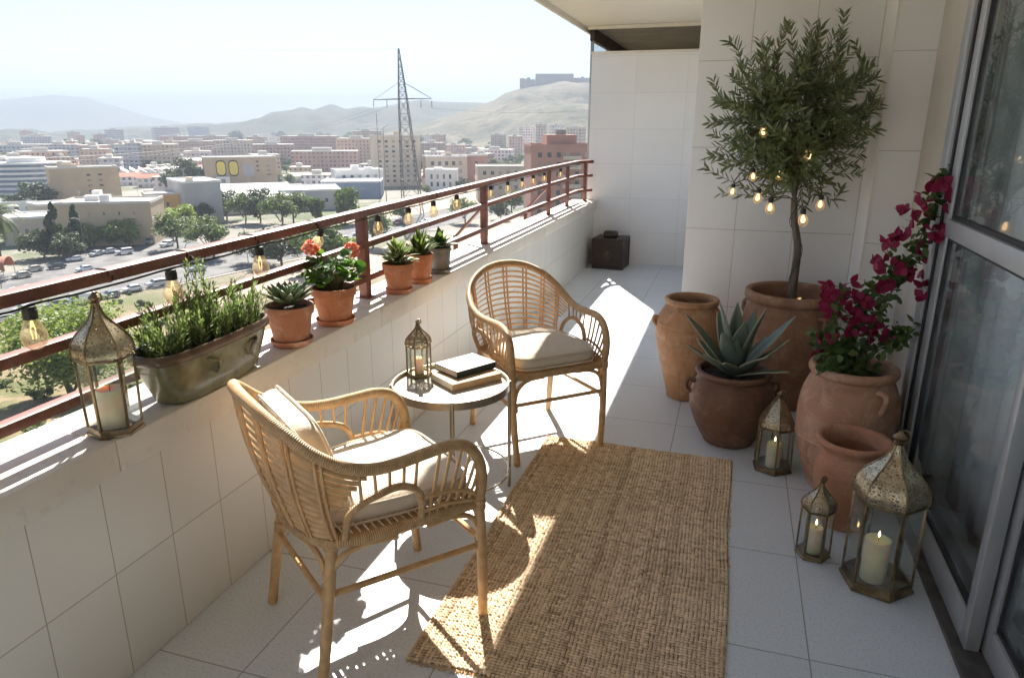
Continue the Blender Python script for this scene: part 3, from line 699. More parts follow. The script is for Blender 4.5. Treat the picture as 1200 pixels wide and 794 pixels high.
# ---- lanterns (six-sided, pierced dome)
def lantern(label, loc, rz, R, hb, htot, taper=1.0, lit=False, candle=(.3,.45), group=None, cofs=(0,0), straight=False, name='brass_lantern'):
    t = thing(name, label, 'lantern', loc, rz, group)
    def hexa(r, z, tw=0): return [Vector((r*math.cos(RAD(60*k + 30)), r*math.sin(RAD(60*k + 30)), z)) for k in range(6)]
    def loft(rings, mat, nm, th=None, sm=True):
        m = MB(); vs = [p for r_, z in rings for p in hexa(r_, z)]; fs = []
        for i in range(len(rings) - 1):
            for k in range(6): k2 = (k+1) % 6; fs.append((i*6+k, i*6+k2, (i+1)*6+k2, (i+1)*6+k))
        m.add(vs, fs); return m.build(nm, mat, t, ang=30)
    zb = htot*.055; Rt = R*taper
    loft([(R*.001,.001),(R*1.06,.001),(R*1.06,zb*.35),(R*1.0,zb*.5),(R*.985,zb),(R*.93,zb),(R*.93,zb*.6),(.001,zb*.6)], M['brass'], 'base')
    z1 = hb; rb = .004 + R*.022
    m = MB(); lo = hexa(R*.965, zb); hi = hexa(Rt*.965, z1)
    for k in range(6): m.bar(lo[k], hi[k], rb*1.3, rb*1.3, up=(lo[k].x, lo[k].y, .001))
    for k in range(6): m.bar(hi[k], hi[(k+1) % 6], rb*1.3, rb*1.5); m.bar(lo[k], lo[(k+1) % 6], rb, rb)
    m.build('corner_bars', M['brass'], t, bevel=.0008)
    for k in range(6):
        k2 = (k+1) % 6; m = MB(); a, b, c, d = lo[k]*.985, lo[k2]*.985, hi[k2]*.985, hi[k]*.985
        for q in (a, b): q.z = zb + rb*.5
        for q in (c, d): q.z = z1 - rb*.7
        n = ((b-a).cross(d-a)).normalized()*.0012
        m.add([a-n,b-n,c-n,d-n,a+n,b+n,c+n,d+n], [(0,3,2,1),(4,5,6,7),(0,1,5,4),(1,2,6,5),(2,3,7,6),(3,0,4,7)]); m.build('pane', M['pane'], t)
    H = htot - z1
    if straight: prof = [(1.0,0),(1.02,.02),(.98,.10),(.80,.30),(.50,.56),(.26,.76),(.12,.84)]
    else: prof = [(1.0,0),(1.04,.03),(1.04,.12),(.985,.22),(.85,.32),(.65,.42),(.45,.51),(.30,.59),(.20,.67),(.14,.74),(.11,.80)]
    ringsd = [(Rt*a, z1 + rb + H*b) for a, b in prof]
    loft(ringsd, M['filigree'], 'dome')
    m = MB()
    for k in range(6): m.tube([hexa(r_*1.0, z)[k] for r_, z in ringsd], rb*.5, 6)
    zt_ = ringsd[-1][1]
    m.build('dome_seams', M['brass'], t)
    s_ = H*.10
    MB().lathe([(.001,zt_-.002),(Rt*.14,zt_),(Rt*.17,zt_+s_*.25),(Rt*.11,zt_+s_*.5),(Rt*.19,zt_+s_*.85),(Rt*.20,zt_+s_*1.1),(Rt*.12,zt_+s_*1.5),(Rt*.05,zt_+s_*1.75),(Rt*.045,zt_+s_*2.0),(.001,zt_+s_*2.05)], 16, cap0=False).build('finial', M['brass'], t)
    rr = Rt*.17; cz = zt_ + s_*1.15
    MB().tube([(rr*.9*math.cos(2*math.pi*k/20) + rr*.75, rr*.25*math.sin(2*math.pi*k/20), cz + rr*math.sin(2*math.pi*k/20)) for k in range(20)], Rt*.024 + .001, 6, closed=True).build('ring_handle', M['brass'], t)
    # candle: rests inside, a thing of its own
    cr, ch = candle; c = thing('pillar_candle', candle_label(label), 'candle', Vector(loc) + Vector((cofs[0], cofs[1], zb*.6 + .001)), 0, 'pillar candles inside the lanterns')
    m = MB(); m.lathe([(.001,0),(cr*.97,0),(cr,.004),(cr,ch-.006),(cr*.96,ch),(cr*.84,ch-.001),(cr*.6,ch-.006),(.001,ch-.009)], 28, cap0=False, wob=.012); m.build('wax_body', M['wax'], c, ang=60)
    MB().tube([(0,0,ch-.01),(.001,0,ch+.004),(.003,0,ch+.011)], .0012, 5).build('wick', M['wick'], c)
    if lit: MB().lathe([(.0005,ch+.007),(.0035,ch+.012),(.0042,ch+.017),(.0028,ch+.025),(.0004,ch+.034)], 10, cap0=True, cap1=True).build('flame', M['flame'], c)
    return t
def candle_label(l): return 'cream pillar candle inside the ' + l.split(' lantern')[0].replace('six-sided ', '') + ' lantern'
GL = 'brass lanterns with candles'
lantern('tall brass lantern standing at the near end of the parapet', (-1.672,1.470,CAPZ), RAD(14), .072, .228, .410, 1.06, False, (.037,.118), GL, (.004,-.004))
lantern('small brass lantern standing on the side table', (-1.325,2.815,.518), RAD(8), .058, .145, .262, 1.0, False, (.022,.075), GL)
lantern('biggest brass lantern on the floor by the glass door', (.628,2.555,.001), RAD(12), .120, .350, .605, 1.0, True, (.044,.165), GL, (-.015,-.01))
lantern('smallest brass floor lantern beside the biggest one', (.420,2.675,.001), RAD(25), .063, .205, .335, .97, True, (.027,.112), GL)
lantern('pointed brass lantern beside the agave pot', (.297,3.415,.001), RAD(5), .094, .225, .395, .94, True, (.034,.125), GL, (0,-.01), True)

# ---- dark wooden box lantern at the far end
BX = Vector((-1.37, 8.43, .001))
t = thing('wooden_box_lantern', 'dark wooden box lantern on the floor in the far corner', 'lantern', BX, RAD(-4))
m = MB(); w = .19; h = .36
m.box(-w, w, -w, w, 0, .03); m.box(-w, w, -w, w, h - .03, h); m.box(-w + .03, w - .03, w - .025, w - .01, .03, h - .03)
for sx in (-1, 1):
    for sy in (-1, 1): m.box(sx*w - .02*(1 + sx), sx*w + .02*(1 - sx), sy*w - .02*(1 + sy), sy*w + .02*(1 - sy), .03, h - .03)
m.build('frame', M['dark_wood'], t, bevel=.004)
for a in range(4):
    Rz = Matrix.Rotation(a*math.pi/2, 4, 'Z'); m = MB(); m.box(-w + .041, w - .041, -w + .008, -w + .016, .031, h - .031, Rz); m.build('side_panel', M['dark_wood'], t)
m = MB(); m.tube([(.035*math.cos(k*.5236), -w + .004, .17 + .045*math.sin(k*.5236)) for k in range(12)], .004, 6, closed=True); m.lathe([(.001,.14),(.008,.145),(.004,.17),(.010,.20),(.001,.215)], 10, (0, -w + .004, 0)); m.build('brass_ornament', M['brass'], t)
t = thing('black_pouch', 'small dark rounded case lying on top of the wooden box lantern', 'case', BX + Vector((.0, -.04, .362)), RAD(6))
MB().box(-.085, .085, -.06, .06, 0, .075).build('case_body', M['dark_wood'], t, bevel=.025, bseg=4)
MB().box(-.086, .086, -.061, .061, .048, .053).build('zip', M['black_plastic'], t)
# ------------------------------------------------------------------ pots and plants
def jar(name, label, loc, prof, mat, soil=None, handles=(), group=None, rz=0.0, cat='pot', wob=.006):
    t = thing(name, label, cat, loc, rz, group)
    MB().lathe(smooth_prof(prof, 5), 56, cap0=True, wob=wob).build('pot_body', mat, t, ang=60)
    if soil:
        m = MB(); r_, z = soil; rr = random.Random(int(z*1e4)); n = 26; vs = [(0,0,z+.008)]; fs = []
        for i in range(1, 7):
            for k in range(n): a = 2*math.pi*k/n; q = r_*i/6; vs.append((q*math.cos(a), q*math.sin(a), z + rr.uniform(-.006,.006)*(i < 6)))
        for k in range(n): fs.append((0, 1+k, 1+(k+1) % n))
        for i in range(5):
            for k in range(n): k2 = (k+1) % n; fs.append((1+i*n+k, 1+(i+1)*n+k, 1+(i+1)*n+k2, 1+i*n+k2))
        m.add(vs, fs); m.build('soil', M['soil'], t)
    for pts, r_, a in handles:
        R_ = Matrix.Rotation(RAD(a), 3, 'Z'); m = MB(); sp = spline([R_ @ Vector(p) for p in pts], 6)
        m.tube(sp, [r_*(1.25 if i < 3 or i > len(sp)-4 else 1) for i in range(len(sp))], 10); m.build('handle', mat, t)
    return t
GP = 'terracotta pots by the right wall'
OX = at(927, 352, 1, 4.38).x
jar('clay_jar', 'tall ochre clay jar standing empty against the corner of the tiled wall', (-.19,4.30,.001),
    [(.001,0),(.104,0),(.118,.03),(.155,.17),(.195,.33),(.208,.43),(.204,.47),(.208,.478),(.198,.51),(.168,.562),(.150,.588),(.150,.596),(.162,.604),(.164,.622),(.155,.632),(.138,.628),(.132,.60),(.15,.55),(.17,.4),(.12,.1),(.001,.06)],
    M['terra_jar'], None, [([(.192,0,.505),(.216,.0,.510),(.220,0,.485),(.203,0,.465)], .013, 195)], GP, cat='jar')
jar('agave_pot', 'dark brown squat clay pot holding the agave', (.08,3.70,.001),
    [(.001,0),(.118,0),(.134,.012),(.168,.07),(.203,.15),(.218,.225),(.208,.30),(.184,.350),(.179,.366),(.194,.380),(.198,.394),(.190,.403),(.172,.400),(.166,.38),(.165,.34)],
    M['terra_dark'], (.168,.365), [([(.195,0,.325),(.232,0,.335),(.240,0,.295),(.216,0,.265)], .010, 12), ([(.195,0,.325),(.232,0,.335),(.240,0,.295),(.216,0,.265)], .010, 190)], GP)
jar('olive_tree_pot', 'large brown terracotta pot holding the olive tree', (OX,4.38,.001),
    [(.001,0),(.165,0),(.180,.02),(.215,.14),(.252,.32),(.268,.46),(.264,.470),(.268,.480),(.262,.56),(.247,.622),(.243,.640),(.262,.650),(.268,.672),(.262,.698),(.245,.703),(.226,.692),(.222,.65),(.225,.56)],
    M['terra_brown'], (.226,.60), [([(.255,0,.585),(.295,0,.59),(.300,0,.54),(.268,0,.50)], .013, 305), ([(.255,0,.585),(.295,0,.59),(.300,0,.54),(.268,0,.50)], .013, 150)], GP)
bp_ = jar('bougainvillea_pot', 'ribbed pinkish terracotta pot holding the bougainvillea', (.585,3.335,.001),
    [(.001,0),(.125,0),(.138,.015),(.165,.09),(.190,.18),(.197,.186),(.196,.20),(.206,.262),(.215,.272),(.213,.286),(.216,.36),(.215,.42),(.206,.49),(.184,.555),(.170,.586),(.169,.596),(.184,.604),(.190,.622),(.184,.641),(.170,.645),(.156,.634),(.152,.60),(.155,.55)],
    M['terra_pink'], (.156,.575), [([(.182,0,.565),(.222,0,.568),(.232,0,.53),(.210,0,.475)], .012, -62), ([(.182,0,.565),(.222,0,.568),(.232,0,.53),(.210,0,.475)], .012, 118)], GP)
ep_ = jar('empty_pot', 'reddish terracotta pot standing empty between the bougainvillea pot and the big lantern', (.562,2.972,.001),
    [(.001,0),(.082,0),(.090,.012),(.112,.09),(.130,.18),(.136,.25),(.130,.305),(.118,.345),(.116,.362),(.132,.384),(.144,.400),(.147,.414),(.141,.424),(.126,.421),(.112,.40),(.106,.36),(.115,.30),(.11,.15),(.001,.05)],
    M['terra_red'], None, (), GP)

bp_.scale = (1, 1, .93); ep_.scale = (1, 1, .93)
def flowerpot(label, y, r, h, mat, name='flower_pot', saucer=True, x=-1.683, soil_m=True, zinc=False, rimh=.24):
    t = thing(name, label, 'pot', (x, y, CAPZ), random.random()*6, 'flower pots on the parapet')
    z0 = .006 if saucer else 0
    rb = r*(.70 if not zinc else .78)
    pr = [(.001,z0),(rb,z0),(r*.90,z0+h*(1-rimh)-.004),(r*.905,z0+h*(1-rimh)),(r*.985,z0+h*(1-rimh)+.003),(r,z0+h-.006),(r*.99,z0+h),(r*.93,z0+h),(r*.90,z0+h-.012),(r*.86,z0+h*.72)]
    MB().lathe(pr, 44, cap0=True, wob=.004).build('pot_body', mat, t, ang=32)
    m = MB(); n = 24; rr = random.Random(int(y*1000)); zs = z0 + h - .022; vs = [(0,0,zs+.006)]; fs = []
    for i in range(1, 5):
        for k in range(n): a = 2*math.pi*k/n; q = r*.895*i/4; vs.append((q*math.cos(a), q*math.sin(a), zs + rr.uniform(-.004,.005)))
    for k in range(n): fs.append((0, 1+k, 1+(k+1) % n))
    for i in range(3):
        for k in range(n): k2 = (k+1) % n; fs.append((1+i*n+k, 1+(i+1)*n+k, 1+(i+1)*n+k2, 1+i*n+k2))
    m.add(vs, fs); m.build('soil', M['soil'], t)
    if saucer:
        MB().lathe([(.001,0),(rb*1.10,0),(rb*1.24,.022),(rb*1.25,.026),(rb*1.18,.026),(rb*1.08,.005),(.001,.005)], 44, cap0=False).build('saucer', mat, t, ang=40)
    return Vector((x, y, CAPZ + zs))
sp1 = flowerpot('pale weathered terracotta pot holding the grey green succulent', 2.372, .098, .160, M['terra_pale'])
sp2 = flowerpot('orange terracotta pot holding the coral geranium', 2.712, .100, .162, M['terra_new'])
sp3 = flowerpot('terracotta pot with the variegated plant, just past the railing post', 3.362, .085, .155, M['terra_new'])
sp4 = flowerpot('terracotta pot holding the upright green herb, next to the grey pot', 3.635, .080, .160, M['terra_new'])
sp5 = flowerpot('weathered dark grey pot, farthest of the pots on the parapet', 3.93, .072, .150, M['zinc'], 'grey_pot', True, zinc=True, rimh=.12)

# glazed trough
t = thing('glazed_trough', 'olive green glazed ceramic trough holding the rosemary', 'planter', (-1.684, 1.885, CAPZ), RAD(1.5), 'flower pots on the parapet')
def sup(a, b, z, e=.55, n=64):
    return [Vector((math.copysign(abs(math.cos(2*math.pi*k/n))**e, math.cos(2*math.pi*k/n))*a, math.copysign(abs(math.sin(2*math.pi*k/n))**e, math.sin(2*math.pi*k/n))*b, z)) for k in range(n)]
def suploft(rings, mat, nm, par, e=.55, cap=True):
    m = MB(); n = 64; vs = [p for a, b, z in rings for p in sup(a, b, z, e)]; fs = []
    for i in range(len(rings)-1):
        for k in range(n): k2 = (k+1) % n; fs.append((i*n+k, i*n+k2, (i+1)*n+k2, (i+1)*n+k))
    if cap: fs.append(tuple(range(n))[::-1])
    m.add(vs, fs); return m.build(nm, mat, par, ang=50)
suploft([(.060,.205,.0),(.066,.218,.006),(.076,.245,.06),(.085,.268,.115),(.088,.276,.146)], M['glaze'], 'trough_body', t)
suploft([(.088,.276,.1465),(.097,.288,.150),(.101,.293,.160),(.100,.293,.178),(.096,.289,.183),(.088,.281,.182),(.084,.276,.17),(.080,.27,.12)], M['glaze_rim'], 'rim', t, cap=False)
m = MB(); m.add(sup(.083,.275,.150), [tuple(range(64))]); m.build('soil', M['soil'], t)
for sx in (1,):   # moulded handle relief on the long side
    for y_ in (-.10, .16):
        m = MB(); m.tube(spline([(.083,y_,.128),(.093,y_-.015 if y_ > 0 else y_+.015,.120),(.096,y_-.04 if y_ > 0 else y_+.04,.112),(.092,y_-.045 if y_ > 0 else y_+.045,.088),(.089,y_-.03 if y_ > 0 else y_+.03,.07)], 5), .006, 8); m.build('relief_handle', M['glaze'], t)

def plant(name, label, cat, loc, group=None): return thing(name, label, cat, loc, 0, group)
GPL = 'plants in pots'
def rnd_dir(r, up=0.0):
    while True:
        v = Vector((r.uniform(-1,1), r.uniform(-1,1), r.uniform(-1,1)))
        if .05 < v.length < 1: break
    v.normalize(); v.z += up; return v.normalized()

# rosemary
t = plant('rosemary', 'bushy green rosemary with upright sprigs in the glazed trough', 'plant', (-1.684,1.885,CAPZ+.150), GPL)
lf = MB(); st = MB(); r = random.Random(11)
for k in range(150):
    y0 = r.uniform(-.26,.26); x0 = r.uniform(-.065,.065); out = Vector((x0*2.4 + r.gauss(0,.12), (y0)*.55 + r.gauss(0,.28), 1.0)).normalized()
    L = r.uniform(.09,.18)*(1.15 - abs(y0)*.9); 
    if k < 5: L = .27; x0 = -.01; y0 = -.05 + .07*k*.4; out = Vector((.0, .12 - .05*k, 1)).normalized()
    p0 = Vector((x0, y0, 0)); bend = Vector((r.gauss(0,.25), r.gauss(0,.25), .1)); pts = []
    for i in range(7): u = i/6; pts.append(p0 + out*L*u + bend*(.30*L*u*u))
    st.tube(pts, [.0022*(1 - .6*i/6) for i in range(7)], 4)
    nl = int(L/.0056); 
    for j in range(nl):
        u = .12 + .88*j/nl; q = u*6; i = min(5, int(q)); p = pts[i].lerp(pts[i+1], q - i); tn = (pts[i+1]-pts[i]).normalized()
        sd = rnd_dir(r); sd = (sd - tn*sd.dot(tn)).normalized(); d = (tn*(.55 + .5*u) + sd*.9).normalized()
        lf.leaf(p, d, tn, r.uniform(.024,.042)*(1.05 - .4*u), r.uniform(.0048,.0076), .12, .1, 1)
st.build('stems', M['stem'], t); lf.build('foliage', M['rosemary'], t, smooth=False)

# rosette succulent
t = plant('succulent_rosette', 'grey green succulent rosette with pointed leaves on the parapet', 'plant', sp1, GPL)
lf = MB(); r = random.Random(4)
for k in range(58):
    f = k/57.0; a = k*2.39996; el = RAD(20 + 68*(1 - f)); L = .045 + .078*f**.7
    d = Vector((math.cos(a)*math.cos(el), math.sin(a)*math.cos(el), math.sin(el))); up = Vector((-math.cos(a)*math.sin(el), -math.sin(a)*math.sin(el), math.cos(el)))
    lf.leaf(Vector((math.cos(a)*.008*f, math.sin(a)*.008*f, .022 + .012*(1-f))), d, up, L, .020 + .019*f, .14, .35, 5, .75)
o = lf.build('leaves', M['succulent'], t, ang=60); md = o.modifiers.new('fleshy', 'SOLIDIFY'); md.thickness = .005; md.offset = -1

# geranium
t = plant('geranium', 'leafy geranium with two coral flower heads on the parapet', 'plant', sp2, GPL)
lf = MB(); st = MB(); fl = []; r = random.Random(21)
def round_leaf(mb, p, d, n, R):
    n = (n - d*n.dot(d)).normalized(); sd = d.cross(n); vs = [p]; N = 13
    for i in range(N):
        a = -2.55 + 5.1*i/(N-1); rr = R*(1 + .10*math.cos(a*6)); w = .22*R*math.cos(a*5 + 1)
        vs.append(p + d*(R*.55 + rr*math.cos(a)*.9) + sd*(rr*math.sin(a)) + n*(.25*R*abs(math.sin(a)) + w*.5))
    vs.append(p + d*R*.5 - n*.03*R); c = len(vs)-1
    mb.add(vs, [(c, i, i+1) for i in range(1, N)] + [(c, 0, 1), (c, N, 0)])
for k in range(95):
    a = r.uniform(0, 6.283); e = r.uniform(.05, 1.25); rad = r.uniform(.07,.145)
    c = Vector((math.cos(a)*math.cos(e)*rad*.82, math.sin(a)*math.cos(e)*rad, .035 + math.sin(e)*rad*1.05))
    b = Vector((math.cos(a)*.02, math.sin(a)*.02, 0)); st.tube(spline([b, b.lerp(c, .5) + Vector((0,0,.02)), c], 3), .0016, 4)
    d = (Vector((math.cos(a), math.sin(a), r.uniform(-.6,.5)))).normalized(); n = Vector((math.cos(a)*.5, math.sin(a)*.5, 1)) + rnd_dir(r)*.6
    round_leaf(lf, c, d, n.normalized(), r.uniform(.018,.034))
def umbel(c, R):
    m = MB()
    for k in range(62):
        d = rnd_dir(r, .25); p = c + d*R*r.uniform(.55,1.0)*.72
        for j in range(5):
            q = rnd_dir(r); q = (q - d*q.dot(d)).normalized(); m.leaf(p, (q + d*.5).normalized(), d, r.uniform(.014,.019), .014, -.1, .2, 2, .7)
    return m.build('flower_head', M['coral'], t)
for (u, v, R) in ((364,291,.044),(412,293,.046)):
    c = at(u, v, 0, -1.69) - sp2; umbel(c, R); st.tube(spline([Vector((c.x*.3, c.y*.3, .04)), c*.6 + Vector((0,0,.02)), c], 4), .0026, 5)
st.build('stems', M['stem'], t); lf.build('foliage', M['geranium'], t, smooth=True, ang=80)

def tuft(name, label, loc, mat, n, Lr, Wr, spread, seed, curl=.2, h0=.05, fold=.25, stemh=.0, segs=3, peak=.8):
    t = plant(name, label, 'plant', loc, GPL); lf = MB(); st = MB(); r = random.Random(seed)
    for k in range(n):
        a = k*2.39996 + r.uniform(-.3,.3); f = (k + .5)/n; tilt = spread*f + r.gauss(0,.1)
        base = Vector((math.cos(a), math.sin(a), 0))*h0*f*.6; hz = stemh*r.uniform(.3,1)*(1 - f*.5)
        p = base + Vector((math.cos(a)*hz*.35*f, math.sin(a)*hz*.35*f, hz))
        if stemh: st.tube([base, base.lerp(p, .5)+Vector((0,0,.006)), p], .002, 4)
        d = Vector((math.cos(a)*math.sin(tilt), math.sin(a)*math.sin(tilt), math.cos(tilt))); up = Vector((-math.cos(a)*math.cos(tilt), -math.sin(a)*math.cos(tilt), math.sin(tilt))) + rnd_dir(r)*.25
        lf.leaf(p, d, up, r.uniform(*Lr), r.uniform(*Wr), -curl*r.uniform(.4,1.3), fold, segs, peak)
    if stemh: st.build('stems', M['stem'], t)
    lf.build('foliage', mat, t, ang=70)
tuft('variegated_plant', 'broad leaved plant with cream edges on the parapet', sp3, M['variegated'], 44, (.065,.105), (.036,.056), 1.25, 31, .35, .05, .15, .085)
tuft('herb_plant', 'upright narrow leaved green herb on the parapet', sp4, M['herb'], 190, (.045,.085), (.011,.018), 1.0, 32, .15, .07, .2, .105)
tuft('leafy_plant', 'plant with large oval dark green leaves in the grey pot', sp5, M['dark_leaf'], 34, (.06,.10), (.036,.052), 1.25, 33, .3, .04, .15, .07, 4, .95)

# agave
t = plant('agave', 'spiky blue green agave in the dark squat pot', 'plant', (.08,3.70,.365), GPL)
lf = MB(); r = random.Random(8)
def big_leaf(a, el, L, W, curl):
    d0 = Vector((math.cos(a)*math.cos(el), math.sin(a)*math.cos(el), math.sin(el))); n0 = Vector((-math.cos(a)*math.sin(el), -math.sin(a)*math.sin(el), math.cos(el))); sd = d0.cross(n0)
    vs = []; att = []; fs = []; S = 14; prof = lambda t_: .52 + .48*math.sin(min(1, t_*1.9)*math.pi/2) if t_ < .5 else max(.01, (1 - ((t_-.45)/.55)**1.9))
    for i in range(S + 1):
        u = i/S; c = d0*(L*u) + n0*(curl*L*u*u) + Vector((math.cos(a), math.sin(a), 0))*.012; w = W*.5*prof(u)
        dep = .42*(1 - .55*u)
        for q in (-1,-.55,0,.55,1): vs.append(c + sd*(w*q) + n0*(w*dep*q*q)); att.append(abs(q))
    for i in range(S):
        for k in range(4): b = i*5 + k; fs.append((b, b+1, b+6, b+5))
    m_ = MB(); m_.add(vs, fs, att); o = m_.build('leaf', M['agave'], t, ang=80); md = o.modifiers.new('thick', 'SOLIDIFY'); md.thickness = .007; md.offset = -1
for a, el, L, W, c in ((200,72,.40,.085,-.06),(-20,66,.40,.080,-.03),(285,70,.33,.088,-.08),(100,76,.38,.07,0),(165,40,.40,.075,-.02),(190,22,.34,.062,.06),(225,30,.30,.07,-.05),(18,38,.42,.072,.05),(350,30,.38,.070,.10),(330,14,.34,.060,-.06),(310,36,.27,.075,-.1),(255,34,.24,.075,-.12),(60,55,.36,.07,.03),(130,52,.34,.07,.03),(50,28,.33,.06,.05),(145,20,.32,.06,.05),(270,60,.25,.07,-.05),(240,58,.30,.078,-.08)):
    big_leaf(RAD(a), RAD(min(80, el + 9)), L*(1.02 if el > 34 else .88), W*1.2, c)

# olive tree
OB = Vector((OX,4.38,.602))
t = plant('olive_tree', 'young olive tree with slim trunk and round crown in the large pot', 'tree', OB, GPL)
r = random.Random(17)
top = at(931, 232, 1, 4.36) - OB
trunk = spline([(0,0,-.01),(.002,-.003,.18),(.0,.0,.36),(top.x*.75,-.004,.52),tuple(top)], 6)
m = MB(); m.tube(trunk, [.0255 - .008*i/(len(trunk)-1) for i in range(len(trunk))], 10)
m.build('trunk', M['bark'], t)
br = MB(); lf = MB(); CC = at(931, 142, 1, 4.34) - OB; RX, RY, RZ = .43, .36, .445
def twig(a, b, c, n_l, r0=.0035, drop=0):
    pts = spline([a, b, c], 5); br.tube(pts, [r0*(1 - .7*i/(len(pts)-1)) for i in range(len(pts))], 5)
    for j in range(n_l):
        u = .15 + .87*j/max(1, n_l-1); q = min(u, .999)*(len(pts)-1); i = int(q); p = pts[i].lerp(pts[min(i+1, len(pts)-1)], q - i); tn = (pts[min(i+1,len(pts)-1)] - pts[max(i-1,0)]).normalized()
        ang = j*1.5708 + r.uniform(-.4,.4); s1 = tn.orthogonal().normalized(); s2 = tn.cross(s1); sd = s1*math.cos(ang) + s2*math.sin(ang)
        for sg in (1,-1):
            d = (tn*r.uniform(.5,1.1) + sd*sg).normalized(); d.z += .12; d.normalize()
            nn = tn - d*tn.dot(d)
            lf.leaf(p, d, nn, r.uniform(.048,.076), r.uniform(.0135,.020), r.uniform(-.1,.15), .2, 3, .85)
mains = []
for k in range(9):
    a = k*2*math.pi/9 + r.uniform(-.3,.3); e = r.uniform(.5,1.2); q = Vector((math.cos(a)*RX*.5*math.cos(e), math.sin(a)*RY*.5*math.cos(e), RZ*(-.15 + .5*math.sin(e)))) + CC
    pts = spline([top, top.lerp(q, .5) + Vector((0,0,-.02)) , q], 5); br.tube(pts, [.009 - .004*i/(len(pts)-1) for i in range(len(pts))], 6); mains.append(pts)
for k in range(175):
    d = rnd_dir(r); rad = r.uniform(.52,1.0)**.6; e = Vector((d.x*RX*rad, d.y*RY*rad, d.z*RZ*rad))
    if d.z < -.75: e *= .85
    e += CC + Vector((r.gauss(0,.025), r.gauss(0,.02), r.gauss(0,.03)))
    mp = r.choice(mains); s = mp[r.randint(3, len(mp)-1)]; best = min((q for m_ in mains for q in m_[3:]), key=lambda q: (q-e).length) if r.random() < .75 else s
    mid = best.lerp(e, .5) + Vector((r.gauss(0,.025), r.gauss(0,.02), -.02)); out = (e - CC); out.z += .12; e2 = e + out.normalized()*r.uniform(.0,.06)
    twig(best, mid, e2, int(5 + (e2-best).length*27))
for uv0, uv1, uv2, n in (((975,95),(985,55),(989,17),17),((905,80),(915,50),(920,32),12),((870,90),(866,62),(857,50),12),((1000,110),(1012,85),(1003,52),12),((930,225),(880,222),(826,197),18),((925,232),(890,230),(846,226),12),((995,150),(1015,135),(1024,112),14),((955,215),(975,235),(985,222),10),((858,130),(845,118),(836,95),12),((950,90),(955,60),(962,32),13)):
    twig(*[at(u, v, 1, 4.33 + r.uniform(-.06,.04)) - OB for u, v in (uv0, uv1, uv2)], n)
br.build('branches', M['bark'], t); lf.build('crown', M['olive_leaf'], t, ang=80)

# bougainvillea
BB0 = Vector((.585,3.335,.535))
t = plant('bougainvillea', 'bougainvillea with dark magenta bracts leaning up towards the door frame', 'plant', BB0, GPL)
r = random.Random(29); st = MB(); lf = MB(); fl = MB()
yb = 3.32
def B(u, v, dy=0): return at(u, v, 1, yb + dy) - BB0
stems = [[(0,0,0)] + [B(1008,415), B(1035,360), B(1058,318), B(1082,272), B(1100,230), B(1110,205)], [(-.02,-.03,0)] + [B(984,420,-.05), B(978,385,-.04), B(988,345,-.02)], [(.02,.02,0)] + [B(1000,400,.06), B(1022,352,.07), B(1050,300,.05)],
         [(.03,-.02,0), B(1030,405,-.05), B(1052,395,-.06), B(1062,390,-.05)], [(-.04,.0,0), B(968,410,.03), B(958,395,.02)], [(0,.03,0), B(990,395,.09), B(1010,365,.1), B(1020,335,.08)], [(-.01,-.02,0), B(985,430,-.1), B(965,425,-.13)]]
sp_ = [spline(s, 6) for s in stems]
for s in sp_: st.tube(s, [.005*(1 - .6*i/(len(s)-1)) for i in range(len(s))], 6)
for s in sp_:
    for i in range(3, len(s)):
        for j in range(7):
            p = s[i] + rnd_dir(r)*r.uniform(.0,.055); d = rnd_dir(r, -.1); lf.leaf(p, d, Vector((0,-.4,1)) + rnd_dir(r)*.6, r.uniform(.030,.052), r.uniform(.022,.036), r.uniform(-.3,.1), .15, 3, .75)
for k in range(90):
    p = Vector((r.gauss(0,.06), r.gauss(-.02,.05), r.uniform(.01,.10))); lf.leaf(p, rnd_dir(r,.1), Vector((0,-.4,1)) + rnd_dir(r)*.6, r.uniform(.028,.045), r.uniform(.02,.03), -.15, .15, 3, .75)
blobs = [(440,68),(407,105),(355,155),(375,190),(340,240),(300,258),(260,322),(305,298),(275,345),(325,328),(440,318),(370,360),(415,355),(418,398),(410,430),(300,395),(275,400),(485,65),(470,105),(490,135),(430,160),(490,185),(460,200),(465,240),(395,280),(115,395),(155,395),(190,385),(90,425),(105,450),(160,430),(200,430),(245,455),(190,480),(245,510),(270,525),(170,540),(240,570),(300,560),(75,570),(75,600),(120,560),(120,490),(215,500),(205,555),(350,160),(500,110),(508,80),(450,245),(290,410),(140,455),(330,250),(265,320),(130,420),(175,455),(225,440),(95,470),(185,505),(150,500),(255,545),(215,530),(310,380),(345,345),(385,170),(420,130),(470,75),(500,150),(475,220),(430,215),(360,215)]
for bx, by in blobs:
    c = B(930 + bx/2.74, 190 + by/2.74, r.uniform(-.08,.06)); fl = MB()
    for q in range(r.choice((1,1,2))):
        ax = (Vector((0,-.7,.2)) + rnd_dir(r)*.9).normalized(); c2 = c + rnd_dir(r)*.013*q; s1 = ax.orthogonal().normalized(); s2 = ax.cross(s1); a0 = r.uniform(0,6.28)
        for j in range(3):
            a = a0 + j*2.094; d = (s1*math.cos(a) + s2*math.sin(a) + ax*.75).normalized(); fl.leaf(c2, d, -ax + d*.3, r.uniform(.034,.046), r.uniform(.032,.042), .10, .22, 4, .68)
        st.tube([c2 - ax*.02, c2 + ax*.012], .001, 4)
    fl.build('flower', M['bract'], t, ang=80)
st.build('stems', M['stem'], t); lf.build('foliage', M['boug_leaf'], t, ang=80)

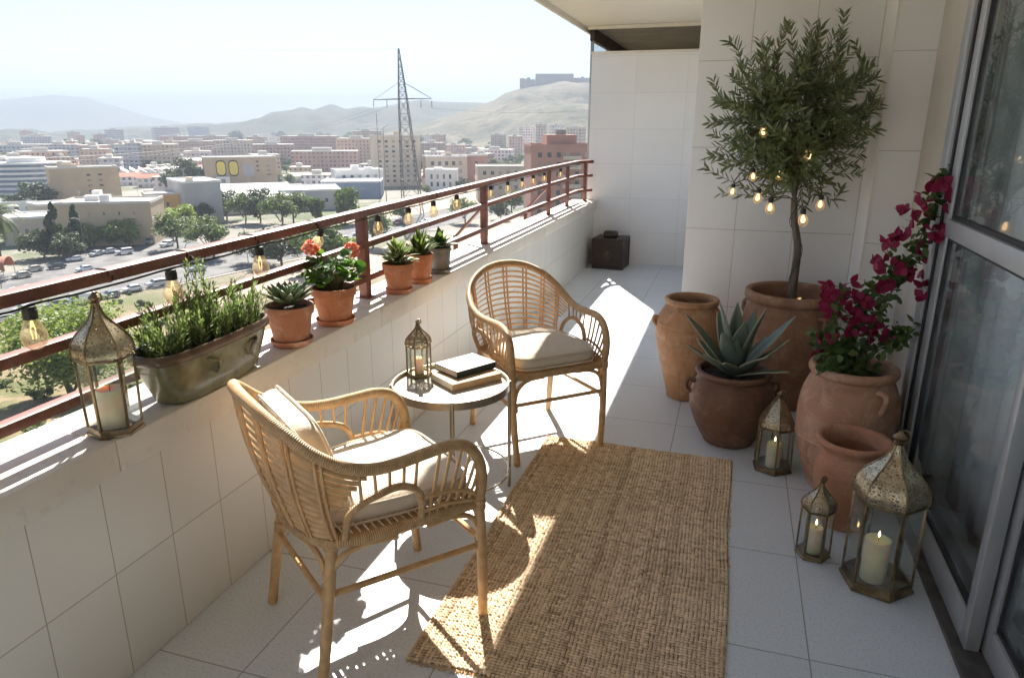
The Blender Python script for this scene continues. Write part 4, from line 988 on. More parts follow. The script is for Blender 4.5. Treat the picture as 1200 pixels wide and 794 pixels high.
# ------------------------------------------------------------------ string lights
def bulb_parts(par, p, s, mat_f, tilt=(0,0), glow=False):
    R_ = Matrix.Translation(p) @ Matrix.Rotation(tilt[0], 4, 'X') @ Matrix.Rotation(tilt[1], 4, 'Y'); R3 = R_.to_3x3()
    def L(prof, n=16): m = MB(); m.lathe(prof, n, (0,0,0), True, True); m.v = [tuple(R_ @ Vector(v)) for v in m.v]; return m
    # hangs below p: socket then pear-shaped bulb
    b = L([(.003*s,-.122*s),(.014*s,-.120*s),(.026*s,-.110*s),(.0325*s,-.092*s),(.031*s,-.075*s),(.024*s,-.056*s),(.0175*s,-.042*s),(.0165*s,-.036*s)], 20).build('light_bulb', M['bulb'], par)
    L([(.010*s,-.002*s),(.0165*s,-.003*s),(.0175*s,-.012*s),(.0185*s,-.013*s),(.0185*s,-.037*s),(.015*s,-.0385*s)]).build('socket', M['black_plastic'], b)
    m = MB()
    if glow: m.lathe([(.001,-.100*s),(.012*s,-.094*s),(.016*s,-.080*s),(.012*s,-.062*s),(.006*s,-.045*s)], 10, cap0=True, cap1=True)
    else:
        for a in range(4): c, q = math.cos(a*1.571)*.006*s, math.sin(a*1.571)*.006*s; m.tube([(c*.6,q*.6,-.045*s),(c*1.3,q*1.3,-.068*s),(c*.8,q*.8,-.094*s)], .0011*s, 4)
        m.tube([(0,0,-.04*s),(0,0,-.06*s)], .003*s, 6)
    m.v = [tuple(R_ @ Vector(v)) for v in m.v]; m.build('filament', mat_f, b)
t = thing('string_lights', 'black festoon cable with clear glass bulbs hanging under the top rail', 'string lights', (0,0,0))
XL = -1.765
spots = [(-62,402,1),(32,353,1),(198,304,1),(302,279,1),(376,262,.8),(442,244,.85),(478,237,.85),(507.5,229,.85),(535,223,.85),(575,208,.8),(595,205,.8),(612,202,.8),(625,199,.8),(638,196,.8),(657,192,.8)]
pp = []
for u, v, s in spots: q = at(u, v, 0, XL); pp.append((Vector((XL, q.y, min(q.z, zt(q.y) - .040))), s))
chain = [(Vector((XL, -2.7, 1.12)), 1), (Vector((XL, -1.3, 1.12)), 1), (Vector((XL, -.2, 1.12)), 1)] + pp + [(Vector((XL, 8.3, 1.17)), 1)]
cs = []
for i, (p, s) in enumerate(chain):
    if 3 <= i < len(chain) - 1: bulb_parts(t, p, s, M['filament'], ((.0, .0) if i != 7 else (.25, .5)))
    if i == len(chain) - 1: break
    n = chain[i+1][0]; K = 16
    for j in range(K):
        q = j/K; y = p.y + (n.y - p.y)*q; hang = p.z + (n.z - p.z)*q; topz = zt(y) - .046
        cs.append(Vector((XL - .006*math.sin(math.pi*q), y, hang + (topz - hang)*min(1, math.sin(math.pi*q)*1.15)**1.3)))
m = MB(); m.tube(cs, .0034, 6)
for k, y in enumerate((1.62, 1.95, 2.32, 2.75, 4.1, 5.6)):   # turns of cable round the rail
    z = zt(y) - .018; c = []
    for j in range(15): a = 2*math.pi*j/14; c.append((XR + .0297*math.copysign(abs(math.cos(a))**.5, math.cos(a)), y + .014*j/14, z + .0197*math.copysign(abs(math.sin(a))**.5, math.sin(a))))
    m.tube(c, .003, 5)
m.build('cable', M['black_plastic'], t)

t = thing('tree_lights', 'string of small lit warm bulbs wound through the olive tree', 'string lights', (0,0,0))
bp = [(894.5,143,.62,-.22),(948,169,.72,-.30),(914.5,193,.62,-.24),(883,197,.55,-.18),(860,215,.55,-.12),(890,220,.66,-.22),(904,231,.70,-.25),(941.5,244,.74,-.28),(963,228,.66,-.20)]
pts = []
for u, v, s, dy in bp:
    p = at(u, v, 1, 4.33 + dy*.6); bulb_parts(t, p, s*1.1, M['lit_filament'], (r.uniform(-.15,.15), r.uniform(-.2,.2)), True); pts.append(p)
m = MB()
order = [pts[i] for i in (0,3,4,5,2,6,7,8,1)]
w = [order[0] + Vector((.03,.12,.12))]
for i, p in enumerate(order):
    w.append(p + Vector((0,0,.002)))
    if i < len(order)-1: w.append(p.lerp(order[i+1], .5) + Vector((0,.05,.03)))
m.tube(spline(w, 6), .0030, 6)
# lead winding down the trunk into the pot
c = [Vector(p) + OB for p in trunk]; lead = [pts[7] + Vector((0,0,.001)), pts[7] + Vector((-.02,.06,.06))]
for i in range(len(c)-1, 1, -1): a = i*.55; lead.append(c[i] + Vector((math.cos(a)*.026, math.sin(a)*.026, 0)))
lead += [OB + Vector((-.03,-.09,.006)), OB + Vector((.06,-.13,.006))]
m.tube(spline(lead, 3), .0022, 5); m.build('cable', M['black_plastic'], t)
q = OB + Vector((.055,-.135,.10)); bulb_parts(t, q + Vector((0,0,-.02)), .5, M['lit_filament'], (1.2,.4), True)
# ------------------------------------------------------------------ the town below
ZC = -33.0
def lerp_tab(x, xs, ys):
    if x <= xs[0]: return ys[0]
    for i in range(1, len(xs)):
        if x <= xs[i]: t_ = (x - xs[i-1])/(xs[i] - xs[i-1]); return ys[i-1] + (ys[i] - ys[i-1])*t_
    return ys[-1]
def terrain(x, y):
    r_ = math.hypot(x, y); z = lerp_tab(r_, [0,14,40,62,90,118,138], [-13.5,-14.5,-19,-23,-28.5,-32.2,ZC])
    k = max(0, min(1, (140 - r_)/50)); return z + k*(.5*math.sin(x*.21+1)*math.cos(y*.17) + .25*math.sin(x*.6)*math.sin(y*.53))
def on_ground(u, v):
    d = ray(u, v).normalized(); t_ = 5.0
    while t_ < 4000:
        p = CAM + d*t_
        if p.z < terrain(p.x, p.y): break
        t_ += max(.2, t_*.004)
    return Vector((p.x, p.y, terrain(p.x, p.y)))
def gp(u, v, z=ZC): return at(u, v, 2, z)
def pxm(p): return FPX / -( (ROT.transposed() @ (Vector(p) - CAM)).z )      # pixels per metre at p
def face(p): return math.atan2(p.x, -p.y)*-1 if False else math.atan2(p.y, p.x) - math.pi/2   # yaw whose -Y side looks at the viewer

# ground sheet
rs_ = [9.0]
while rs_[-1] < 6400: rs_.append(rs_[-1]*1.055 + .15)
NA = 240; vs = [(0, 0, -14.0)]; fs = []
for q in rs_:
    for k in range(NA): a = 2*math.pi*k/NA; x, y = q*math.cos(a), q*math.sin(a); vs.append((x, y, terrain(x, y)))
for k in range(NA): fs.append((0, 1+k, 1+(k+1) % NA))
for i in range(len(rs_)-1):
    for k in range(NA): k2 = (k+1) % NA; fs.append((1+i*NA+k, 1+(i+1)*NA+k, 1+(i+1)*NA+k2, 1+i*NA+k2))
def ground_mat():
    t = NT('ground'); pos = t.n('ShaderNodeNewGeometry').outputs['Position']
    n1 = t.noise(pos, .08, 7, .6); n2 = t.noise(pos, .5, 6, .65); n3 = t.noise(pos, .012, 6, .6)
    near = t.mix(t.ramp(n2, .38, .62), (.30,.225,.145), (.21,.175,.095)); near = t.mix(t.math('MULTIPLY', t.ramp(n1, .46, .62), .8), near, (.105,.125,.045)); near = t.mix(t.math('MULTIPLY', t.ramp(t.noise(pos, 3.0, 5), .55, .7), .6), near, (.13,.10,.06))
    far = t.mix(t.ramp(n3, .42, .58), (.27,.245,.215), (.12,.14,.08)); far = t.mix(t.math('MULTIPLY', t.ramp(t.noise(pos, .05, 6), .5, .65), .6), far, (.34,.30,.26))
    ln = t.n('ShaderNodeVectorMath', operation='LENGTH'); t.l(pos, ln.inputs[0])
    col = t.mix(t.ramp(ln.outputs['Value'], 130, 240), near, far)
    nm = t.bump(t.noise(pos, 1.3, 8, .7), .9, .5)
    return t.done(t.bsdf(col, .95, 0, nm, .1))
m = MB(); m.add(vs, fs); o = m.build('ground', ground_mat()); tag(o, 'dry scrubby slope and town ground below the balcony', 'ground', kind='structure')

M['asphalt'] = pbr('asphalt', (.105,.10,.10), (.17,.165,.16), .22, 8, rough=.9, spec=.2)
M['paint'] = pbr('road_paint', (.7,.7,.68), None, rough=.8)
M['path'] = pbr('dirt_path', (.38,.30,.22), (.30,.24,.17), .4, 6, rough=.95)
def sheet(name, label, pix, dz, mat, thick=.12):
    m = MB(); pts = [gp(u, v) for u, v in pix]; n = len(pts)
    m.prism([(p.x, p.y) for p in pts], ZC - .6, ZC + dz); o = m.build(name, mat, smooth=False); tag(o, label, name, kind='structure'); return o
road = sheet('road', 'pale asphalt road and parking area with parked cars', [(-90,352),(0,322),(60,308),(112,288),(150,276),(180,268),(190,268),(214,276),(250,292),(330,284),(430,262),(520,246),(620,232),(640,236),(560,256),(470,275),(420,288),(330,306),(205,333),(110,344),(0,372),(-90,402)], .06, M['asphalt'])
m = MB()
for k in range(16):
    a = gp(-40 + k*17, 348 - k*3.4); b = gp(-40 + k*17 + 7, 348 - k*3.4 - 1.4); m.bar((a.x, a.y, ZC + .07), (b.x, b.y, ZC + .07), .22, .01)
m.build('marking', M['paint'], road)
m = MB(); pts = [gp(u, v) for u, v in [(-90,404),(0,374),(110,346),(205,335),(330,308),(420,290),(470,277)]]
for a, b in zip(pts[:-1], pts[1:]): m.bar((a.x, a.y, ZC + .08), (b.x, b.y, ZC + .08), .4, .26)
m.build('kerb', M['plaster'], road)
sheet('pavement', 'tan dirt verge beside the road below the planters', [(215,345),(330,316),(430,294),(520,272),(620,250),(640,262),(520,295),(420,320),(300,345),(240,365)], .03, M['path'])
sheet('yard', 'pale paved yard between the low sheds', [(400,262),(440,238),(520,224),(600,214),(640,226),(520,245),(430,262)], .04, M['path'])

def spot(u, v):
    s_ = lerp_tab(u, [0], [0]) if False else next(n for lim, n in ((48,'above the curved glass office'),(96,'behind the beige tower block'),(145,'right of the beige tower block'),(200,'behind the market hall'),(246,'left of the two yellow panels'),(300,'behind the two yellow panels'),(350,'right of the two yellow panels'),(395,'left of the stepped white house'),(440,'left of the pylon'),(500,'behind the pylon'),(550,'right of the pylon'),(610,'below the fortress hill'),(9999,'beside the salmon apartments')) if u < lim)
    return s_ + (', near the skyline' if v < 172 else ', mid distance' if v < 192 else ', nearer')
# ---- trees
M['leaf_bright'] = foliage('leaf_bright', (.14,.19,.035), (.19,.24,.05), (.25,.28,.08), .35, .6)
M['leaf_mid'] = foliage('leaf_mid', (.075,.11,.032), (.12,.15,.05), (.17,.19,.07), .3, .6)
M['leaf_dark'] = foliage('leaf_dark', (.038,.06,.024), (.062,.085,.034), (.09,.11,.045), .25, .6)
M['palm_leaf'] = foliage('palm_leaf', (.07,.10,.035), (.11,.14,.05), None, .25, .5)
M['trunk'] = pbr('trunk_bark', (.16,.12,.085), (.10,.075,.05), 3, 5, rough=.9)
def crown_mesh(name, mat, n, leafs, seed, sh=(1,1,1), clumps=16, cone=False):
    r = random.Random(seed); m = MB(); C_ = []
    for k in range(clumps):
        d = rnd_dir(r, .15); q = r.uniform(.35,.85)
        if cone: z = r.random(); a = r.uniform(0,6.28); w = (1-z)*.85*r.uniform(.3,1); c = Vector((math.cos(a)*w, math.sin(a)*w, z*2-1)); C_.append((c, .30*(1.15-z)))
        else: C_.append((Vector((d.x*q*sh[0], d.y*q*sh[1], d.z*q*sh[2])), r.uniform(.28,.46)))
    for k in range(n):
        c, R_ = r.choice(C_); d = rnd_dir(r); p = c + d*R_*r.uniform(.55,1.08); nrm = (d + rnd_dir(r)*.8).normalized(); ax = nrm.orthogonal().normalized(); ax = Matrix.Rotation(r.uniform(0,6.28), 3, nrm) @ ax
        L = leafs*r.uniform(.6,1.4); W = L*r.uniform(.5,.8); s_ = nrm.cross(ax)
        m.add([p - ax*L*.5, p + s_*W*.5 + nrm*L*.1, p + ax*L*.5, p - s_*W*.5 + nrm*L*.1], [(0,1,2,3)])
    return m.build(name, mat, smooth=False)
def proto_tree(nm, mat, n, leafs, seed, H, Rw, ch, **k):
    t = bpy.data.objects.new(nm, None); COL.objects.link(t)
    c = crown_mesh('crown', mat, n, leafs, seed, **k); c.parent = t; c.scale = (Rw, Rw, ch*.5); c.location = (0,0,H - ch*.5)
    m = MB(); m.tube(spline([(0,0,-.5),(.1,.05,H*.3),(-.05,.1,H - ch*.6)], 4), [.05*H*.6*(1 - .5*i/8) for i in range(9)], 7)
    for q in range(4): a = q*1.6; m.tube([(0,.05,(H-ch)*.9), (math.cos(a)*Rw*.45, math.sin(a)*Rw*.45, H - ch*.55)], [.03*H*.4, .008*H], 5)
    m.build('trunk', M['trunk'], t); return t
PT = {
 'bright': proto_tree('deciduous_tree', M['leaf_bright'], 2600, .16, 1, 1.0, .55, .88),
 'mid': proto_tree('deciduous_tree', M['leaf_mid'], 2200, .15, 2, 1.0, .52, .80),
 'dark': proto_tree('evergreen_tree', M['leaf_dark'], 2200, .15, 3, 1.0, .50, .86),
 'tall': proto_tree('poplar_tree', M['leaf_mid'], 1800, .20, 4, 1.0, .24, .92),
 'cone': proto_tree('conifer_tree', M['leaf_dark'], 2200, .17, 5, 1.0, .34, .94, cone=True, clumps=34),
 'big': proto_tree('broad_tree', M['leaf_bright'], 16000, .062, 6, 1.0, .72, .95, clumps=46),
}
used_t = {}
KW = {'bright':'bright yellow green leafy tree','mid':'mid green round tree','dark':'dark green dense tree','tall':'slim upright green tree','cone':'dark pointed conifer','big':'broad bright green tree'}
def tree(kind, u, v, hpx, label=None, wide=1.0, seed=0, group=None, p=None):
    p = p or on_ground(u, v); H = hpx/pxm(p)
    if used_t.get(kind): o = dup(PT[kind])
    else: o = PT[kind]; used_t[kind] = 1
    o.location = p; o.scale = (H*wide, H*wide, H); o.rotation_euler = (0,0,(u*7.3 + v) % 6.28)
    tag(o, label or KW[kind] + ' in the hazy town', 'tree', group or 'town trees'); return o
tree('big', 92, 462, 112, 'broad bright green tree on the slope just below the nearest lantern', 1.0)
for kind, u, v, h, l, w in [
 ('cone',70,300,62,'dark pointed conifer beside the red canopy, left of the pair',1.0),('cone',94,296,56,'dark pointed conifer by the street lamp, right of the pair',1.0),
 ('dark',48,303,34,'low dark green tree at the foot of the conifers',1.3),('dark',80,303,30,'low dark tree under the two conifers',1.3),('bright',112,290,30,'yellow green tree in front of the long beige wall, left of two',1.1),('bright',148,289,34,'yellow green tree in front of the long beige wall, right of two',1.15),
 ('bright',130,288,24,'small yellow green tree between the two by the beige wall',1.2),('bright',212,272,34,'yellow green tree by the orange wall',1.2),('mid',208,292,42,'grey green tree at the road bend above the top rail',1.1),('dark',183,266,22,'small dark tree at the end of the orange wall',1.0),
 ('mid',246,302,48,'grey green tree behind the third hanging bulb',1.1),('dark',240,264,26,'dark tree under the white gabled shed',1.1),('dark',266,258,34,'dark tree behind the yellow sign building',1.1),('mid',285,262,36,'mid green tree below the pale shed roofs, first of the row',1.0),
 ('dark',305,262,40,'dark green tree below the pale shed roofs',1.0),('mid',328,268,42,'mid green tree below the pale shed roofs, last of the row',1.0),('tall',405,262,46,'slim bright tree left of the pylon base',1.5),('tall',372,262,34,'slim tree standing by the long pale shed',1.3),('mid',345,262,36,'leafy tree behind the coral flowers',1.1),
 ('dark',45,248,34,'large dark tree left of the beige tower block',1.25),('dark',66,244,24,'dark tree at the foot of the beige tower block',1.2),('dark',18,250,22,'dark tree at the far left below the glass office',1.2),('dark',205,226,28,'dark hazy tree by the market roofs',1.0),('dark',222,224,38,'tall dark hazy tree by the market roofs',.9),('mid',238,224,28,'hazy tree by the market roofs next to the tall dark one',1.0),
 ('mid',375,320,60,'mid green tree behind the coral geranium',1.0),('dark',330,312,46,'dark spreading tree over the parked cars',1.3),('dark',300,308,36,'dark spreading tree by the road bend',1.3),('mid',440,290,44,'green tree between the railing post and the pylon',1.0),('bright',400,318,44,'yellow green tree right of the coral geranium',1.0),
 ('mid',545,262,30,'green tree seen under the top rail right of the second post',1.2),('mid',602,250,26,'green tree near the salmon apartment block',1.2),('dark',585,258,24,'dark tree near the salmon apartment block',1.1),('mid',470,262,22,'small green tree at the pylon foot',1.2)]:
    tree(kind, u, v, h, l, w)
r = random.Random(77)
zones = [(300,420,215,235,8),(530,610,178,205,22),(0,300,172,205,40),(300,430,176,205,34),(430,620,190,230,28),(240,620,165,178,40)]
for u0, u1, v0, v1, n in zones:
    for k in range(n):
        tu = r.uniform(u0,u1); tv = r.uniform(v0,v1); o = tree(r.choice(('dark','dark','mid')), tu, tv, r.uniform(9,15), None, r.uniform(1.0,1.5), group='distant town trees'); o['label'] = 'small hazy tree ' + spot(tu, tv)
# palm
p = on_ground(4, 318); H = 88/pxm(p); t = thing('palm_tree', 'palm tree with drooping fronds at the left edge of the view', 'tree', p)
m = MB(); m.tube(spline([(0,0,-.4),(.1,0,H*.4),(0,.1,H*.72)], 4), [.38,.34,.32,.3,.28,.27,.26,.27,.34], 9); m.build('trunk', M['trunk'], t)
lf = MB()
for k in range(46):
    a = k*2.4; e = r.uniform(-.5,1.2); L = H*.42; dirh = Vector((math.cos(a), math.sin(a), 0)); prev = Vector((0,.1,H*.72))
    for i in range(9):
        e2 = e - i*.20; d = dirh*math.cos(e2) + Vector((0,0,math.sin(e2))); q = prev + d*L/9; sd = d.cross(Vector((0,0,1))).normalized()
        for j in range(2):
            c = prev.lerp(q, j*.5)
            for sg in (1,-1): w = L*.22*math.sin(min(1,(i+1)/5)*1.57)*(1 - i/12); e_ = c + (sd*sg + d*.6 - Vector((0,0,.35)))*w; lf.add([c, c + d*L*.055, e_], [(0,1,2)])
        prev = q
lf.build('crown', M['palm_leaf'], t, smooth=False)
# scrub on the slope
pr = None
for k in range(64):
    u = r.uniform(-20, 430); v = r.uniform(345, 560) if u < 60 else r.uniform(338, 460)
    if u > 330: v = r.uniform(325, 400)
    p = on_ground(u, v); s = r.uniform(.5, 1.5)
    if pr is None:
        pr = crown_mesh('shrub', M['leaf_mid'], 900, .22, 9, (1,1,.6), 12); pr2 = crown_mesh('shrub', M['leaf_dark'], 900, .22, 10, (1,1,.6), 12); o, used2 = pr, False
    else:
        if r.random() < .4:
            if not used2: o = pr2; used2 = True
            else: o = dup(pr2)
        else: o = dup(pr)
    o.location = p + Vector((0,0,s*.3)); o.scale = (s, s, s*.8); o.rotation_euler = (0,0,r.uniform(0,6)); tag(o, 'low scrubby bush on the dry slope ' + ('below the tall sill lantern' if u < 110 else 'behind the rosemary trough' if u < 300 else 'behind the coral geranium'), 'shrub', 'shrubs on the dry slope')
if not used2: pr2.location = on_ground(40, 520); tag(pr2, 'low scrubby bush on the dry slope below the balcony', 'shrub', 'shrubs on the dry slope')
p = on_ground(68, 512); t = thing('marker_post', 'thin pale marker post on the dry slope', 'post', p); m = MB(); m.tube([(0,0,-.2),(0,0,1.5)], .04, 8); m.build('shaft', M['paint'], t); m = MB(); m.ball((0,0,1.55), .09); m.build('cap', M['paint'], t)

# ---- buildings
def W_(n, c, c2=None, rough=.85): M[n] = pbr(n, c, c2 or tuple(q*.88 for q in c), .15, 5, rough=rough); return M[n]
W_('b_beige', (.50,.37,.235)); W_('b_tan', (.52,.39,.25)); W_('b_cream', (.56,.47,.36)); W_('b_orange', (.62,.36,.13)); W_('b_white', (.74,.72,.68)); W_('b_grey', (.45,.43,.41)); W_('b_pink', (.42,.225,.165)); W_('b_roof', (.60,.55,.48)); W_('b_roofw', (.78,.76,.72)); W_('b_blue', (.22,.28,.36)); W_('b_stone', (.30,.26,.21)); W_('b_redroof', (.42,.15,.085)); W_('b_yellow', (.78,.58,.10)); W_('b_black', (.02,.02,.02))
def win_mat():
    t = NT('building_glass'); oi = t.n('ShaderNodeObjectInfo').outputs['Random']; return t.done(t.bsdf(t.mix(t.ramp(oi, .45, .95), (.035,.045,.055), (.34,.30,.25)), .3, 0, None, .5))
M['b_glass'] = win_mat()
M['b_glassblue'] = pbr('building_glass_blue', (.08,.13,.19), None, rough=.12, spec=.7)
class B_:
    """a building at its real spot: base at ground under pixel (u, vb); local -Y faces the viewer"""
    def __init__(s, name, label, u0, u1, vb, vt, dep, mat, roof='b_roof', yaw=0.0, cat='building', group=None, roofh=.5, z=None, par=True):
        um = (u0+u1)/2; s.p = gp(um, vb) if z is None else gp(um, vb, z); k = pxm(s.p); s.w = (u1-u0)/k/max(.5, math.cos(yaw)); rr = math.hypot(s.p.x, s.p.y); s.h = at_r(um, vt, rr).z - s.p.z; s.d = dep; s.k = k
        s.t = thing(name, label, cat, s.p, face(s.p) + yaw, group); w, h = s.w, s.h
        MB().box(-w/2, w/2, 0, dep, -1.0, h - .02).build('wall', M[mat], s.t, smooth=False)
        m = MB(); m.box(-w/2 - .15, w/2 + .15, -.15, dep + .15, h - .0, h + .25)
        if par:
            for a, b, c, d in ((-w/2,w/2,-.1,.2),(-w/2,w/2,dep-.2,dep+.1),(-w/2-.1,-w/2+.2,.21,dep-.21),(w/2-.2,w/2+.1,.21,dep-.21)): m.box(a, b, c, d, h + .26, h + .26 + roofh)
        m.build('roof', M[roof], s.t, smooth=False)
    def windows(s, nx, nz, x0=.08, x1=.92, z0=.12, z1=.92, fw=.5, fh=.5, mat='b_glass', sill=True, side=False):
        cw = s.w*(x1-x0)/nx; chh = s.h*(z1-z0)/nz; a, b = cw*fw/2, chh*fh/2; first = None
        for i in range(nx):
            for j in range(nz):
                x = -s.w/2 + s.w*x0 + cw*(i+.5); z = s.h*z0 + chh*(j+.5)
                if first is None:
                    m = MB(); m.box(-a, a, -.04, .05, -b, b); first = m.build('window', M[mat], s.t, smooth=False, loc=(x,0,z))
                else: c = first.copy(); COL.objects.link(c); c.location = (x,0,z)
    def box(s, nm, mat, x0, x1, y0, y1, z0, z1): m = MB(); m.box(x0*s.w, x1*s.w, y0, y1, z0*s.h, z1*s.h); return m.build(nm, M[mat], s.t, smooth=False)
    def rooftop(s, n, seed, mat='b_cream'):
        r = random.Random(seed)
        for k in range(n):
            x = r.uniform(-.4,.3); a = r.uniform(2,5)/s.w; y = r.uniform(.1,.7)*s.d; m = MB(); m.box(x*s.w, (x+a)*s.w, y, min(s.d-.3, y + r.uniform(2,4)), s.h + .26, s.h + r.uniform(1.5,3.2)); m.build('roof_hut', M[mat], s.t, smooth=False)
            m = MB(); ax_ = r.uniform(-.45,.45)*s.w; ay_ = r.uniform(.1,.9)*s.d; hh_ = r.uniform(2.5,4.5); m.tube([(ax_, ay_, s.h + .2), (ax_, ay_, s.h + hh_)], .06, 5); [m.bar((ax_ - .8 + .1*q, ay_, s.h + hh_ - .3*q), (ax_ + .8 - .1*q, ay_, s.h + hh_ - .3*q), .05) for q in range(3)]; m.build('roof_aerial', M['b_grey'], s.t, smooth=False)

b = B_('tower_block', 'plain beige tower block with two columns of small dark windows', 72, 141, 244, 197, 16, 'b_beige', yaw=.12); b.windows(2, 6, .46, .80, .10, .90, .34, .35); b.rooftop(3, 1)
# curved glass office
p = gp(38, 228); k = pxm(p); t = thing('glass_office', 'curved office building with white and blue glass bands', 'building', p, face(p)); Rw = 44/k; H = 34/k
def ell(R, z): return [(R*math.cos(a), R*.7*math.sin(a) + R*.7, z) for a in [2*math.pi*q/40 for q in range(40)]]
for j in range(6):
    z0 = H*j/6; m = MB(); n = 40; m.add(ell(Rw*1.02, z0) + ell(Rw*1.02, z0 + H*.075), [tuple(range(n))[::-1], tuple(range(n, 2*n))] + [(i, (i+1) % n, n+(i+1) % n, n+i) for i in range(n)]); m.build('floor_band', M['b_white'], t)
    m = MB(); m.add(ell(Rw, z0 + H*.076) + ell(Rw, z0 + H/6 - .02), [tuple(range(n))[::-1], tuple(range(n, 2*n))] + [(i, (i+1) % n, n+(i+1) % n, n+i) for i in range(n)]); m.build('glass_band', M['b_glassblue'], t)
m = MB(); m.add(ell(Rw*1.03, H) + ell(Rw*1.03, H + .8), [tuple(range(n))[::-1], tuple(range(n, 2*n))] + [(i, (i+1) % n, n+(i+1) % n, n+i) for i in range(n)]); m.build('roof', M['b_roofw'], t)
m = MB(); m.lathe([(Rw*.45,H+.81),(Rw*.45,H+3.4),(.01,H+3.5)], 30, (0,Rw*.7,0), cap0=False); m.build('roof_hut', M['b_white'], t)
b = B_('long_building', 'long low beige building with a blank wall facing the road', 80, 176, 288, 239, 18, 'b_tan', yaw=-.28, par=True); b.windows(5, 1, .1, .9, .70, .85, .10, .5); b.rooftop(3, 21, 'b_white')
b = B_('long_building', 'low cream building with a flat roof behind the palm tree', 14, 82, 286, 256, 16, 'b_cream', 'b_roofw', yaw=-.1); b.windows(5, 1, .1, .9, .25, .75, .35, .5)
b = B_('orange_building', 'low building with an orange wall above the bend in the road', 178, 236, 262, 228, 14, 'b_orange', yaw=.1); b.box('annex', 'b_tan', .10, .5, -.25, -.01, 0, .96); b.windows(2, 1, .05, .5, .55, .8, .2, .6)
b = B_('gabled_shed', 'tall pale grey shed with a plain end wall right of the orange wall', 222, 262, 262, 214, 24, 'b_grey', 'b_roofw', yaw=.25); b.rooftop(1, 4)
b = B_('low_house', 'small white house with flat roof among trees at the far left', 0, 42, 252, 238, 10, 'b_white', 'b_roofw'); b.windows(3, 1, .1, .9, .3, .8, .4, .6)
b = B_('low_house', 'cream house between the palm and the beige tower block', 52, 90, 262, 240, 12, 'b_cream', 'b_roofw', yaw=.3); b.windows(4, 1, .1, .9, .35, .75, .4, .6)
# building with the two yellow panels
b = B_('beige_hall', 'beige building carrying two tall yellow rounded panels', 246, 325, 224, 185, 22, 'b_beige', yaw=.08); b.windows(1, 4, .84, .92, .42, .95, .7, .35); b.windows(1, 3, .70, .76, .55, .95, .6, .35)
for q, (fx, zc) in enumerate(((-.275,.70),(-.105,.70))):
    w = b.w*.058; h = b.h*.20; m = MB(); P_ = [(fx*b.w + math.copysign(abs(math.cos(a))**.6, math.cos(a))*w, zc*b.h + math.copysign(abs(math.sin(a))**.6, math.sin(a))*h) for a in [2*math.pi*i/28 for i in range(28)]]
    def plate(sc, y0, y1, mat, nm, par):
        c = (fx*b.w, zc*b.h); m = MB(); n = len(P_); Q = [(c[0] + (x-c[0])*sc, c[1] + (z-c[1])*sc) for x, z in P_]
        m.add([(x, y0, z) for x, z in Q] + [(x, y1, z) for x, z in Q], [tuple(range(n)), tuple(range(n, 2*n))[::-1]] + [(i, n+i, n+(i+1) % n, (i+1) % n) for i in range(n)]); return m.build(nm, M[mat], par, smooth=False)
    pl = plate(1.18, -.35, -.02, 'b_black', 'yellow_panel', b.t); plate(1.0, -.5, -.36, 'b_yellow', 'panel_face', pl)
b.box('annex', 'b_white', -.36, -.18, -5, -.6, 0, .46); m = MB(); m.box(-.30*b.w, -.24*b.w, -5.06, -5.0, .28*b.h, .40*b.h); m.build('window', M['b_glass'], b.t); b.box('mural', 'b_grey', .03, .17, -.15, -.01, .45, .82)
# sheds
b = B_('long_shed', 'long shed with a bright white pitched roof below the beige hall', 252, 345, 250, 232, 30, 'b_cream', 'b_roofw', yaw=.1, par=False)
m = MB(); w, h = b.w, b.h; m.add([(-w/2,-.3,h+.3),(w/2,-.3,h+.3),(w/2,15,h+5),(-w/2,15,h+5),(w/2,30.3,h+.3),(-w/2,30.3,h+.3)], [(0,1,2,3),(3,2,4,5),(0,3,5),(1,4,2)]); m.build('roof_pitch', M['b_roofw'], b.t, smooth=False)
b = B_('long_shed', 'low shed with a cream flat roof left of the pylon', 330, 400, 246, 224, 30, 'b_grey', 'b_roofw', yaw=.05); b.windows(7, 1, .05, .95, .3, .7, .4, .5)
b = B_('long_shed', 'white flat roofed shed behind the slim tree', 378, 446, 232, 214, 24, 'b_blue', 'b_roofw', yaw=-.1)
b = B_('white_house', 'stepped white house with a terrace left of the pylon', 396, 450, 226, 200, 16, 'b_white', 'b_roofw', yaw=.2); b.windows(5, 2, .08, .92, .15, .9, .4, .5); b.rooftop(2, 6, 'b_white')
b = B_('white_house', 'small white house with a round front right of the pylon', 499, 535, 224, 200, 14, 'b_white', 'b_roofw', yaw=-.1); b.windows(4, 2, .1, .9, .15, .9, .35, .6); b.rooftop(1, 8, 'b_white')
b = B_('cream_house', 'cream two storey house with a white terrace right of the pylon', 500, 548, 218, 184, 16, 'b_cream', 'b_roofw', yaw=.15); b.windows(5, 3, .08, .92, .1, .92, .45, .5); b.rooftop(2, 9)
b = B_('pink_house', 'square dusty pink house right of the cream house', 538, 572, 216, 183, 16, 'b_pink', 'b_roof', yaw=.3); b.windows(2, 3, .5, .92, .15, .9, .4, .4)
b = B_('cream_tower', 'pale cream apartment tower directly behind the pylon', 440, 494, 218, 160, 18, 'b_cream', 'b_roof', yaw=.12); b.windows(6, 9, .06, .94, .06, .95, .42, .45); b.rooftop(2, 10)
b = B_('market_hall', 'long market hall with bright white saw tooth roofs', 150, 246, 214, 203, 30, 'b_grey', 'b_roofw', yaw=.05, par=False)
